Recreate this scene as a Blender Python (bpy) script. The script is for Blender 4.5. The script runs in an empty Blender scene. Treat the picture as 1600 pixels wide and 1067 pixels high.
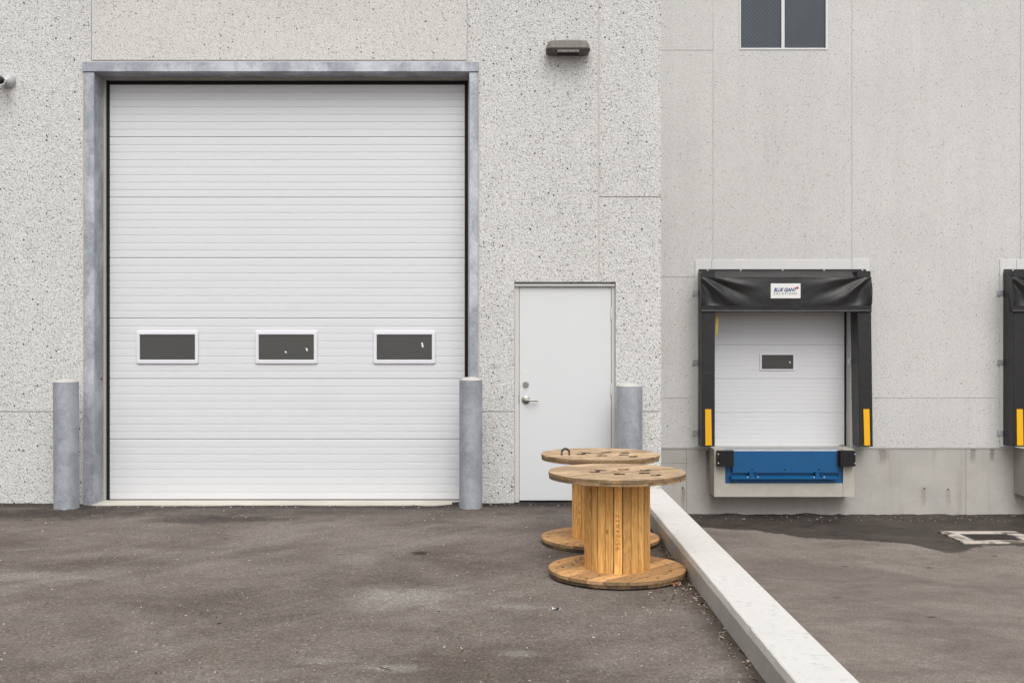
import bpy, bmesh, math, random
from mathutils import Vector, Matrix, noise
R = math.radians
random.seed(7)
C = bpy.context.scene.collection
sc = bpy.context.scene

# ------------------------------------------------------------------ camera, sky, sun, exposure
F, H = 1660.0, 1.59                       # focal length in photo pixels, eye height above the yard
cam = bpy.data.cameras.new('camera')
cam.sensor_width = 36.0
cam.lens = 36.0 * F / 1600.0
cam.clip_start, cam.clip_end = 0.05, 1500
camo = bpy.data.objects.new('camera', cam)
camo.location = (0, 0, H)
camo.rotation_euler = (R(90), 0, 0)
C.objects.link(camo)
sc.camera = camo

SUN_EL, SUN_AZ = 52.0, 172.0
w = bpy.data.worlds.new('World'); sc.world = w; w.use_nodes = True
wn, wl = w.node_tree.nodes, w.node_tree.links
sky = wn.new('ShaderNodeTexSky'); sky.sky_type = 'NISHITA'; sky.sun_disc = False
sky.sun_elevation = R(SUN_EL); sky.sun_rotation = R(SUN_AZ)
sky.air_density = 1.0; sky.dust_density = 3.0
hsv = wn.new('ShaderNodeHueSaturation'); hsv.inputs['Saturation'].default_value = 0.16
wl.new(sky.outputs[0], hsv.inputs['Color'])
wl.new(hsv.outputs[0], wn['Background'].inputs['Color'])
wn['Background'].inputs['Strength'].default_value = 0.12
sun = bpy.data.lights.new('sun', 'SUN'); sun.energy = 1.1; sun.angle = R(50); sun.color = (1.0, 0.965, 0.92)
suno = bpy.data.objects.new('sun', sun); C.objects.link(suno)
sd = Vector((math.sin(R(SUN_AZ)) * math.cos(R(SUN_EL)), math.cos(R(SUN_AZ)) * math.cos(R(SUN_EL)), math.sin(R(SUN_EL))))
suno.rotation_euler = sd.to_track_quat('Z', 'Y').to_euler()
suno.location = (0, -5, 20)
vs = sc.view_settings
vs.view_transform = 'Standard'; vs.look = 'None'; vs.gamma = 1.0; vs.use_curve_mapping = False
vs.exposure = 0.58

# ------------------------------------------------------------------ helpers
def X(px, Y): return (px - 800.0) * Y / F
def Z(py, Y): return H - (py - 533.5) * Y / F

class MB:
    """collects simple shapes; build() links them as one mesh object"""
    def __init__(s): s.bm = bmesh.new()
    def face(s, pts):
        return s.bm.faces.new([s.bm.verts.new(p) for p in pts])
    def box(s, x0, x1, y0, y1, z0, z1, bev=0.0, seg=1):
        v = [s.bm.verts.new((x, y, z)) for x in (x0, x1) for y in (y0, y1) for z in (z0, z1)]
        q = [(0,1,3,2), (4,6,7,5), (0,4,5,1), (2,3,7,6), (0,2,6,4), (1,5,7,3)]
        fs = [s.bm.faces.new([v[i] for i in f]) for f in q]
        if bev:
            es = list({e for f in fs for e in f.edges})
            bmesh.ops.bevel(s.bm, geom=es, offset=bev, segments=seg, profile=0.6, affect='EDGES')
        return s
    def prism(s, pts, axis, a, b):
        """extrude a 2-D outline along an axis from a to b"""
        def P(p, t):
            return {'x': (t, p[0], p[1]), 'y': (p[0], t, p[1]), 'z': (p[0], p[1], t)}[axis]
        lo = [s.bm.verts.new(P(p, a)) for p in pts]; hi = [s.bm.verts.new(P(p, b)) for p in pts]
        n = len(pts)
        s.bm.faces.new(lo); s.bm.faces.new(hi[::-1])
        for i in range(n):
            s.bm.faces.new((lo[i], hi[i], hi[(i+1) % n], lo[(i+1) % n]))
        return s
    def lathe(s, prof, n=32, M=None, cap=True):
        rings = []
        for r, z in prof:
            rings.append([s.bm.verts.new((r*math.cos(2*math.pi*i/n), r*math.sin(2*math.pi*i/n), z)) for i in range(n)])
        for a, b in zip(rings, rings[1:]):
            for i in range(n):
                s.bm.faces.new((a[i], a[(i+1) % n], b[(i+1) % n], b[i]))
        if cap:
            s.bm.faces.new(rings[0][::-1]); s.bm.faces.new(rings[-1])
        if M is not None:
            bmesh.ops.transform(s.bm, matrix=M, verts=[v for r in rings for v in r])
        return s
    def tube(s, pts, r, n=8):
        pts = [Vector(p) for p in pts]; rings = []
        for i, p in enumerate(pts):
            d = (pts[min(i+1, len(pts)-1)] - pts[max(i-1, 0)]).normalized()
            q = d.to_track_quat('Z', 'Y')
            rings.append([s.bm.verts.new(p + q @ Vector((r*math.cos(2*math.pi*k/n), r*math.sin(2*math.pi*k/n), 0))) for k in range(n)])
        for a, b in zip(rings, rings[1:]):
            for k in range(n):
                s.bm.faces.new((a[k], a[(k+1) % n], b[(k+1) % n], b[k]))
        s.bm.faces.new(rings[0][::-1]); s.bm.faces.new(rings[-1])
        return s
    def mesh(s, name, smooth=False):
        bmesh.ops.recalc_face_normals(s.bm, faces=s.bm.faces)
        me = bpy.data.meshes.new(name); s.bm.to_mesh(me); s.bm.free()
        if smooth:
            for p in me.polygons: p.use_smooth = True
            if smooth != True: me.set_sharp_from_angle(angle=R(smooth))
        return me
    def build(s, name, m, parent=None, smooth=False):
        return link(name, s.mesh(name, smooth), m, parent)

def link(name, me, m=None, parent=None):
    o = bpy.data.objects.new(name, me)
    if m is not None and not me.materials: me.materials.append(m)
    C.objects.link(o); o.parent = parent
    return o
def thing(name, label, cat, loc=(0, 0, 0), group=None):
    o = bpy.data.objects.new(name, None); C.objects.link(o)
    o.location = loc; o.empty_display_size = 0.2
    return tag(o, label, cat, group)
def tag(o, label, cat, group=None):
    o['label'] = label; o['category'] = cat
    if group: o['group'] = group
    return o
def kind(o, k): o['kind'] = k; return o
def copy_tree(o, parent=None):
    c = o.copy(); C.objects.link(c); c.parent = parent
    for k in o.keys(): c[k] = o[k]
    for ch in list(o.children): copy_tree(ch, c)
    return c
def panel_mb(x0, x1, z0, z1, yf, yb, holes=()):
    """upright slab in the XZ plane with rectangular openings (also open at its edges)"""
    eps = 1e-5
    xs = sorted({x0, x1} | {min(max(h[i], x0), x1) for h in holes for i in (0, 1)})
    zs = sorted({z0, z1} | {min(max(h[i], z0), z1) for h in holes for i in (2, 3)})
    def solid(i, j):
        if i < 0 or j < 0 or i >= len(xs)-1 or j >= len(zs)-1: return False
        cx, cz = (xs[i]+xs[i+1])/2, (zs[j]+zs[j+1])/2
        return not any(h[0]-eps < cx < h[1]+eps and h[2]-eps < cz < h[3]+eps for h in holes)
    mb = MB(); V = {}
    def v(i, j, k):
        if (i, j, k) not in V: V[i, j, k] = mb.bm.verts.new((xs[i], (yf, yb)[k], zs[j]))
        return V[i, j, k]
    for i in range(len(xs)-1):
        for j in range(len(zs)-1):
            if not solid(i, j): continue
            f = mb.bm.faces.new
            f((v(i,j,0), v(i+1,j,0), v(i+1,j+1,0), v(i,j+1,0)))
            f((v(i,j,1), v(i,j+1,1), v(i+1,j+1,1), v(i+1,j,1)))
            if not solid(i-1, j): f((v(i,j,0), v(i,j+1,0), v(i,j+1,1), v(i,j,1)))
            if not solid(i+1, j): f((v(i+1,j,0), v(i+1,j,1), v(i+1,j+1,1), v(i+1,j+1,0)))
            if not solid(i, j-1): f((v(i,j,0), v(i,j,1), v(i+1,j,1), v(i+1,j,0)))
            if not solid(i, j+1): f((v(i,j+1,0), v(i+1,j+1,0), v(i+1,j+1,1), v(i,j+1,1)))
    return mb
def text_mesh(body, size, M, shear=0.0, bold=0.0, spacing=1.0, width=None, extrude=0.0004):
    cu = bpy.data.curves.new('lettering', 'FONT')
    cu.body = body; cu.size = size; cu.shear = shear; cu.offset = bold; cu.space_character = spacing
    cu.align_x = 'CENTER'; cu.align_y = 'CENTER'; cu.extrude = extrude; cu.resolution_u = 3
    to = bpy.data.objects.new('lettering', cu); C.objects.link(to)
    dg = bpy.context.evaluated_depsgraph_get(); dg.update()
    me = bpy.data.meshes.new_from_object(to.evaluated_get(dg))
    bpy.data.objects.remove(to); bpy.data.curves.remove(cu)
    if width:
        xs = [v.co.x for v in me.vertices]; k = width / (max(xs) - min(xs))
        me.transform(Matrix.Diagonal((k, 1, 1, 1)))
    me.transform(M); me.materials.clear()
    return me

# ------------------------------------------------------------------ node material helper
class NM:
    def __init__(s, name, rough=0.8, spec=0.3, metal=0.0):
        s.m = bpy.data.materials.new(name); s.m.use_nodes = True
        s.t = s.m.node_tree; s.b = s.t.nodes['Principled BSDF']
        s.b.inputs['Roughness'].default_value = rough
        s.b.inputs['Specular IOR Level'].default_value = spec
        s.b.inputs['Metallic'].default_value = metal
    def n(s, typ, **kw):
        nd = s.t.nodes.new('ShaderNode' + typ)
        for k, v in kw.items(): setattr(nd, k, v)
        return nd
    def put(s, sock, v):
        if isinstance(v, bpy.types.NodeSocket): s.t.links.new(v, sock)
        elif isinstance(v, (tuple, list)) and sock.type == 'RGBA': sock.default_value = (*v[:3], 1)
        else: sock.default_value = v
    def pos(s, scale=(1, 1, 1), rot=(0, 0, 0), off=None, obj=False):
        src = s.n('TexCoord').outputs['Object'] if obj else s.n('NewGeometry').outputs['Position']
        if any(rot):                                    # turn first, stretch afterwards
            m0 = s.n('Mapping'); m0.inputs['Rotation'].default_value = rot
            s.put(m0.inputs['Vector'], src); src = m0.outputs[0]
        mp = s.n('Mapping'); mp.inputs['Scale'].default_value = scale
        s.put(mp.inputs['Vector'], src)
        if off is not None: s.put(mp.inputs['Location'], off)
        return mp.outputs[0]
    def noise(s, vec, scale, detail=4, rough=0.55, dist=0.0):
        nd = s.n('TexNoise'); s.put(nd.inputs['Vector'], vec)
        nd.inputs['Scale'].default_value = scale; nd.inputs['Detail'].default_value = detail
        nd.inputs['Roughness'].default_value = rough; nd.inputs['Distortion'].default_value = dist
        return nd.outputs['Fac']
    def vor(s, vec, scale, feature='F1', rnd=1.0):
        nd = s.n('TexVoronoi', feature=feature); s.put(nd.inputs['Vector'], vec)
        nd.inputs['Scale'].default_value = scale; nd.inputs['Randomness'].default_value = rnd
        return nd
    def ramp(s, fac, stops, interp='LINEAR'):
        nd = s.n('ValToRGB'); s.put(nd.inputs['Fac'], fac); cr = nd.color_ramp; cr.interpolation = interp
        while len(cr.elements) < len(stops): cr.elements.new(0.5)
        for e, (p, c) in zip(cr.elements, stops):
            e.position = p; e.color = (*((c,)*3 if isinstance(c, (int, float)) else c), 1)
        return nd.outputs['Color']
    def mix(s, fac, a, b, mode='MIX'):
        nd = s.n('Mix', data_type='RGBA', blend_type=mode)
        s.put(nd.inputs[0], fac); s.put(nd.inputs[6], a); s.put(nd.inputs[7], b)
        return nd.outputs[2]
    def math(s, op, a, b=0.0, c=0.0, clamp=False):
        nd = s.n('Math', operation=op, use_clamp=clamp)
        s.put(nd.inputs[0], a); s.put(nd.inputs[1], b); s.put(nd.inputs[2], c)
        return nd.outputs[0]
    def mapr(s, v, a, b, c=0.0, d=1.0, smooth=True):
        nd = s.n('MapRange', interpolation_type='SMOOTHSTEP' if smooth else 'LINEAR')
        for i, x in enumerate((v, a, b, c, d)): s.put(nd.inputs[i], x)
        return nd.outputs[0]
    def xyz(s, vec=None):
        nd = s.n('SeparateXYZ'); s.put(nd.inputs[0], vec if vec is not None else s.n('NewGeometry').outputs['Position'])
        return nd.outputs
    def rnd(s): return s.n('ObjectInfo').outputs['Random']
    def bump(s, h, strength=0.5, dist=0.01):
        nd = s.n('Bump'); nd.inputs['Strength'].default_value = strength; nd.inputs['Distance'].default_value = dist
        s.put(nd.inputs['Height'], h); s.t.links.new(nd.outputs[0], s.b.inputs['Normal'])
    def out(s, col=None, rough=None):
        if col is not None: s.put(s.b.inputs['Base Color'], col)
        if rough is not None: s.put(s.b.inputs['Roughness'], rough)
        return s.m

def plain(name, col, rough=0.6, spec=0.4, metal=0.0, var=0.06, scale=6.0, bump=0.0):
    k = NM(name, rough, spec, metal)
    n = k.noise(k.pos(), scale, 5, 0.6)
    c = k.mix(n, tuple(x*(1-var) for x in col), tuple(min(1, x*(1+var)) for x in col))
    if bump: k.bump(k.noise(k.pos(), scale*12, 3), bump, 0.004)
    return k.out(c)

def aggregate(name, base, s1, dark, contrast, relief, beige=0.0, seed=0.0):
    k = NM(name, 0.9, 0.15)
    p = k.pos(off=(seed, seed*0.7, seed*1.3))
    v1 = k.vor(p, s1); v2 = k.vor(p, s1*2.3); v3 = k.vor(p, s1*0.34); v4 = k.vor(p, s1*0.62)
    sep = lambda v: k.xyz(v.outputs['Color'])[0]
    lo, hi = 1-contrast, 1+contrast*0.45
    b = base
    mul = lambda f: tuple(min(1, x*f) for x in b)
    warm = (b[0]*lo*1.02, b[1]*lo*0.95, b[2]*lo*0.86)
    c1 = k.ramp(sep(v1), [(0.0, mul(hi)), (0.42, mul(1.0)), (0.62, mul(1-contrast*.5)), (0.78, warm), (0.88, mul(lo*.72)), (0.95, mul(lo*.45))], 'CONSTANT')
    m1 = k.mapr(v1.outputs['Distance'], 0.30, 0.52, 1.0, 0.0)
    c = k.mix(m1, mul(1.06), c1)
    c2 = k.ramp(sep(v2), [(0.0, mul(hi)), (0.5, mul(1.0)), (0.75, mul(1-contrast*.6)), (0.92, mul(lo*.6))], 'CONSTANT')
    c = k.mix(0.42, c, c2)
    # scattered larger dark pebbles
    d3 = k.math('MULTIPLY', k.math('GREATER_THAN', sep(v3), 1-dark), k.mapr(v3.outputs['Distance'], 0.15, 0.24, 1.0, 0.0))
    c = k.mix(d3, c, (0.06, 0.06, 0.062))
    d4 = k.math('MULTIPLY', k.math('GREATER_THAN', sep(v4), 1-dark*1.1), k.mapr(v4.outputs['Distance'], 0.22, 0.34, 1.0, 0.0))
    c = k.mix(d4, c, (0.17, 0.165, 0.16))
    # slow weathering: broad patches and faint rain streaks
    bl = k.noise(k.pos(), 0.7, 5, 0.6); st = k.noise(k.pos((5, 5, 0.35)), 1.0, 5, 0.6)
    g = k.math('MULTIPLY_ADD', bl, 0.20, 0.90)
    g = k.math('MULTIPLY', g, k.math('MULTIPLY_ADD', st, 0.12, 0.94))
    gg = k.n('CombineColor')
    for i in range(3): k.put(gg.inputs[i], g)
    c = k.mix(1.0, c, gg.outputs[0], 'MULTIPLY')
    if beige: c = k.mix(beige, c, (b[0]*1.02, b[1]*0.975, b[2]*0.92))
    h = k.math('ADD', k.math('MULTIPLY', v1.outputs['Distance'], -1.0), k.math('MULTIPLY', v2.outputs['Distance'], -0.5))
    k.bump(h, relief, 0.012)
    return k.out(c)

WB = (0.55, 0.545, 0.530)
M = {}
M['agg'] = aggregate('coarse_exposed_aggregate', WB, 64, 0.11, 0.60, 0.48)
M['agg_top'] = aggregate('worn_exposed_aggregate', (0.55, 0.54, 0.521), 74, 0.09, 0.42, 0.32, 0.08, 3.0)
M['agg_fine'] = aggregate('fine_exposed_aggregate', (0.54, 0.535, 0.520), 66, 0.06, 0.30, 0.20, 0.04, 9.0)
M['mortar'] = plain('joint_mortar', (0.56, 0.545, 0.52), 0.9, 0.1)
M['mortar_dark'] = plain('joint_sealant', (0.33, 0.32, 0.30), 0.9, 0.1)

def concrete(name, col, streak=0.35, seed=0.0, spots=0.25):
    k = NM(name, 0.85, 0.2)
    big = k.noise(k.pos((1, 1, 1.6), off=(seed, 0, seed)), 1.1, 7, 0.66)
    fine = k.noise(k.pos(), 38, 4, 0.6)
    st = k.noise(k.pos((3.2, 3.2, 0.25), off=(seed, seed, 0)), 1.3, 6, 0.65)
    c = k.mix(big, tuple(x*0.66 for x in col), tuple(x*1.24 for x in col))
    c = k.mix(k.mapr(st, 0.52, 0.78, 0.0, streak), c, (col[0]*0.62, col[1]*0.56, col[2]*0.48))
    c = k.mix(k.mapr(fine, 0.35, 0.7, 0.0, 0.25), c, tuple(x*0.72 for x in col))
    v = k.vor(k.pos(), 9.0)
    ho = k.math('MULTIPLY', k.math('GREATER_THAN', k.xyz(v.outputs['Color'])[0], 1-spots), k.mapr(v.outputs['Distance'], 0.03, 0.075, 1.0, 0.0))
    c = k.mix(ho, c, tuple(x*0.42 for x in col))
    k.bump(k.math('ADD', fine, k.math('MULTIPLY', ho, -0.6)), 0.25, 0.006)
    return k.out(c)
M['found'] = concrete('cast_concrete', (0.45, 0.432, 0.40), 0.7)
M['block'] = concrete('dock_concrete', (0.47, 0.445, 0.40), 0.35, 4.0, 0.12)
M['sill'] = concrete('sill_concrete', (0.60, 0.565, 0.50), 0.2, 2.0, 0.1)
M['fill'] = concrete('bollard_concrete', (0.55, 0.53, 0.49), 0.1, 6.0, 0.2)
def collar():
    k = NM('drain_concrete', 0.9, 0.15); n = k.noise(k.pos((1, 1.6, 1)), 2.4, 6, 0.62, 0.8); f = k.noise(k.pos(), 30, 4)
    c = k.mix(f, (0.44, 0.39, 0.335), (0.60, 0.55, 0.49))
    return k.out(k.mix(k.mapr(n, 0.47, 0.62, 0.0, 0.9), c, (0.085, 0.066, 0.054)))
M['collar'] = collar()

def door_paint(name, col):
    k = NM(name, 0.42, 0.45)
    st = k.noise(k.pos((1.2, 1.2, 14)), 1.0, 4, 0.6); dirt = k.noise(k.pos(), 1.6, 6, 0.65)
    c = k.mix(st, tuple(x*0.965 for x in col), tuple(min(1, x*1.03) for x in col))
    c = k.mix(k.mapr(dirt, 0.55, 0.85, 0, 0.25), c, (col[0]*0.80, col[1]*0.78, col[2]*0.74))
    smu = k.noise(k.pos((3, 3, 3)), 1.4, 7, 0.72)
    c = k.mix(k.mapr(smu, 0.64, 0.76, 0, 0.22), c, (0.40, 0.37, 0.33))
    gr = k.noise(k.pos((60, 60, 900)), 1.0, 2)
    k.bump(gr, 0.06, 0.001)
    return k.out(c)
M['door'] = door_paint('white_door_paint', (0.63, 0.637, 0.652))
M['entry'] = plain('white_entry_paint', (0.61, 0.623, 0.632), 0.38, 0.45, var=0.015, scale=1.5)
M['entry_frame'] = plain('cream_frame_paint', (0.56, 0.555, 0.53), 0.45, 0.4, var=0.03)
M['pvc'] = plain('white_plastic', (0.68, 0.68, 0.72), 0.4, 0.45, var=0.02)
M['strip'] = plain('beige_seal_strip', (0.46, 0.44, 0.40), 0.6, 0.3)
M['rubber'] = plain('black_rubber', (0.018, 0.018, 0.02), 0.7, 0.3, bump=0.3)
M['gasket'] = plain('black_gasket', (0.012, 0.012, 0.014), 0.7, 0.25)
def pane(name, col, dots=0.0):
    k = NM(name, 0.12, 0.35)
    n = k.noise(k.pos((1, 1, 1)), 2.2, 4)
    c = k.mix(n, tuple(x*0.8 for x in col), tuple(x*1.15 for x in col))
    if dots:
        g = k.xyz(k.pos((20, 20, 20), (0, R(45), 0)))
        fx = k.math('SUBTRACT', k.math('FRACT', g[0]), 0.5); fz = k.math('SUBTRACT', k.math('FRACT', g[2]), 0.5)
        r = k.math('ADD', k.math('MULTIPLY', fx, fx), k.math('MULTIPLY', fz, fz))
        c = k.mix(k.mapr(r, 0.02, 0.06, dots, 0.0), c, tuple(x*2.6 for x in col))
    return k.out(c)
M['pane'] = pane('dark_acrylic_pane', (0.074, 0.075, 0.071))
M['pane_up'] = pane('dotted_window_pane', (0.055, 0.064, 0.076), 0.32)
M['alum'] = plain('white_aluminium', (0.62, 0.62, 0.62), 0.4, 0.5, var=0.03)
M['white_mark'] = plain('white_glint_and_label', (0.75, 0.75, 0.73), 0.8, 0.1)  # white for the painted pane reflections and the entry door label

def galv(name, a, b, patch=2.5, rough=0.5, contrast=(0.35, 0.65)):
    k = NM(name, rough, 0.5, 0.25)
    p = k.pos()
    n1 = k.noise(k.pos((1, 1, 0.7)), patch, 8, 0.70, 0.2)
    v = k.vor(p, 55); sp = k.xyz(v.outputs['Color'])[0]
    st = k.noise(k.pos((14, 14, 0.8)), 1.0, 4, 0.6)
    f = k.math('ADD', k.mapr(n1, contrast[0], contrast[1], 0.0, 0.72), k.math('MULTIPLY', sp, 0.26))
    c = k.mix(f, a, b)
    c = k.mix(k.mapr(st, 0.56, 0.8, 0, 0.4), c, tuple(x*0.62 for x in a))
    ru = k.noise(p, 9, 5, 0.7)
    c = k.mix(k.mapr(ru, 0.70, 0.80, 0, 0.45), c, (0.22, 0.15, 0.09))
    k.bump(k.noise(p, 60, 3), 0.12, 0.003)
    return k.out(c)
M['galv'] = galv('galvanized_steel', (0.255, 0.272, 0.305), (0.53, 0.545, 0.59), 3.4, 0.5, (0.40, 0.64))
M['pipe'] = galv('galvanized_pipe', (0.235, 0.255, 0.28), (0.41, 0.432, 0.465), 4.5, 0.55, (0.32, 0.68))
M['steel'] = NM('satin_nickel', 0.35, 0.5, 0.9).out((0.36, 0.34, 0.31))
M['zinc'] = plain('zinc_bolt', (0.55, 0.55, 0.54), 0.4, 0.5, 0.5)
M['iron'] = plain('dark_cast_iron', (0.07, 0.06, 0.055), 0.7, 0.4, 0.3, 0.35, 20, 0.5)
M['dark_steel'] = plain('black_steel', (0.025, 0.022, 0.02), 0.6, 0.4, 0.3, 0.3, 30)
M['bronze'] = plain('bronze_paint', (0.155, 0.145, 0.128), 0.5, 0.4, 0.0, 0.1, 10)
M['bronze_dark'] = plain('dark_bronze_paint', (0.085, 0.079, 0.070), 0.55, 0.35, 0.0, 0.1, 10)
M['led'] = plain('unlit_light_lens', (0.60, 0.565, 0.55), 0.3, 0.5, var=0.04)
M['cam'] = plain('white_camera_shell', (0.72, 0.72, 0.72), 0.35, 0.5, var=0.02)
M['camgrey'] = plain('grey_camera_base', (0.42, 0.42, 0.42), 0.4, 0.5, var=0.03)
M['lens'] = NM('camera_glass', 0.08, 0.6).out((0.01, 0.01, 0.012))
M['board'] = plain('white_trim_board', (0.60, 0.595, 0.59), 0.6, 0.3, var=0.05, scale=2)
def vinyl():
    k = NM('black_vinyl', 0.42, 0.45)
    n = k.noise(k.pos(), 3.0, 6, 0.65)
    c = k.mix(n, (0.009, 0.009, 0.010), (0.022, 0.021, 0.021))
    k.bump(k.math('ADD', k.noise(k.pos(), 7, 4), k.math('MULTIPLY', k.noise(k.pos(), 160, 2), 0.12)), 0.35, 0.02)
    return k.out(c)
M['vinyl'] = vinyl()
M['yellow'] = plain('yellow_guide_vinyl', (0.80, 0.42, 0.01), 0.5, 0.35, var=0.05, scale=14)
M['strap'] = plain('yellow_webbing', (0.62, 0.42, 0.08), 0.8, 0.2)
def blue():
    k = NM('blue_leveler_paint', 0.42, 0.45)
    n = k.noise(k.pos((1, 1, 1)), 3.0, 6, 0.65); sc_ = k.noise(k.pos((1, 1, 6)), 12, 4, 0.7)
    c = k.mix(n, (0.001, 0.068, 0.190), (0.002, 0.098, 0.262))
    c = k.mix(k.mapr(sc_, 0.66, 0.8, 0, 0.5), c, (0.03, 0.06, 0.11))
    return k.out(c)
M['blue'] = blue()
M['tread'] = plain('worn_steel_plate', (0.33, 0.34, 0.36), 0.45, 0.5, 0.4, 0.2, 12)
M['signface'] = plain('white_sign_face', (0.74, 0.73, 0.71), 0.4, 0.4, var=0.02)
M['ink_blue'] = plain('navy_print', (0.012, 0.06, 0.20), 0.5, 0.3)
M['ink_grey'] = plain('grey_print', (0.09, 0.09, 0.11), 0.5, 0.3)
M['ink_red'] = plain('red_print', (0.42, 0.02, 0.015), 0.5, 0.3)
M['ink_black'] = plain('stamp_ink', (0.42, 0.21, 0.06), 0.8, 0.1, var=0.7, scale=90)

def wood(name, a, b, grey, greyamt, axis, knots=True):
    """planks with the grain along one local axis; every plank differs by its object's random number"""
    k = NM(name, 0.68, 0.25)
    rn = k.rnd(); off = k.n('CombineXYZ')
    for i, f in enumerate((37.0, 53.0, 71.0)): k.put(off.inputs[i], k.math('MULTIPLY', rn, f))
    sc3 = [9.0, 9.0, 9.0]; sc3['xyz'.index(axis)] = 0.8
    g1 = k.noise(k.pos(tuple(sc3), off=off.outputs[0], obj=True), 1.5, 5, 0.6, 1.2)
    sc4 = [70.0]*3; sc4['xyz'.index(axis)] = 2.5
    g2 = k.noise(k.pos(tuple(sc4), off=off.outputs[0], obj=True), 1.0, 3, 0.6)
    rings = k.math('FRACT', k.math('MULTIPLY', g1, 9.0))
    rings = k.math('ABSOLUTE', k.math('SUBTRACT', rings, 0.5))
    c = k.mix(k.math('MULTIPLY', rings, 1.7), tuple(x*0.68 for x in a), b)
    c = k.mix(k.mapr(g2, 0.38, 0.7, 0.0, 0.26), c, tuple(x*0.66 for x in a))
    tone = k.math('MULTIPLY_ADD', rn, 0.56, 0.70)
    tc = k.n('CombineColor')
    for i, gain in enumerate((1.0, 0.98, 0.95)): k.put(tc.inputs[i], k.math('MULTIPLY', tone, gain))
    c = k.mix(1.0, c, tc.outputs[0], 'MULTIPLY')
    if knots:
        s5 = [13.0, 0.4, 8.0]
        v = k.vor(k.pos(tuple(s5), off=off.outputs[0], obj=True), 1.0)
        kn = k.math('MULTIPLY', k.math('GREATER_THAN', k.xyz(v.outputs['Color'])[1], 0.72), k.mapr(v.outputs['Distance'], 0.05, 0.20, 1.0, 0.0))
        c = k.mix(k.math('MULTIPLY', kn, 0.85), c, (a[0]*0.30, a[1]*0.20, a[2]*0.16))
    we = k.noise(k.pos((1.5, 1.5, 1.5), off=off.outputs[0], obj=True), 2.5, 5, 0.65)
    c = k.mix(k.mapr(we, 0.46, 0.62, 0.0, greyamt), c, grey)
    k.bump(g2, 0.3, 0.003)
    return k.out(c)
M['stave'] = wood('pine_stave', (0.77, 0.405, 0.115), (0.90, 0.535, 0.195), (0.48, 0.25, 0.09), 0.22, 'z')
M['plank'] = wood('weathered_pine_plank', (0.64, 0.43, 0.245), (0.82, 0.61, 0.405), (0.30, 0.205, 0.135), 0.68, 'y', False)
M['plank_low'] = wood('pine_plank', (0.60, 0.33, 0.135), (0.74, 0.45, 0.21), (0.33, 0.19, 0.09), 0.5, 'y', False)
M['plank_edge'] = wood('plank_end_grain', (0.34, 0.22, 0.115), (0.46, 0.31, 0.17), (0.13, 0.09, 0.055), 0.75, 'y', False)
M['plank_dark'] = wood('dark_pine_plank', (0.13, 0.085, 0.05), (0.25, 0.16, 0.085), (0.03, 0.023, 0.018), 0.85, 'y', False)

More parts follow.
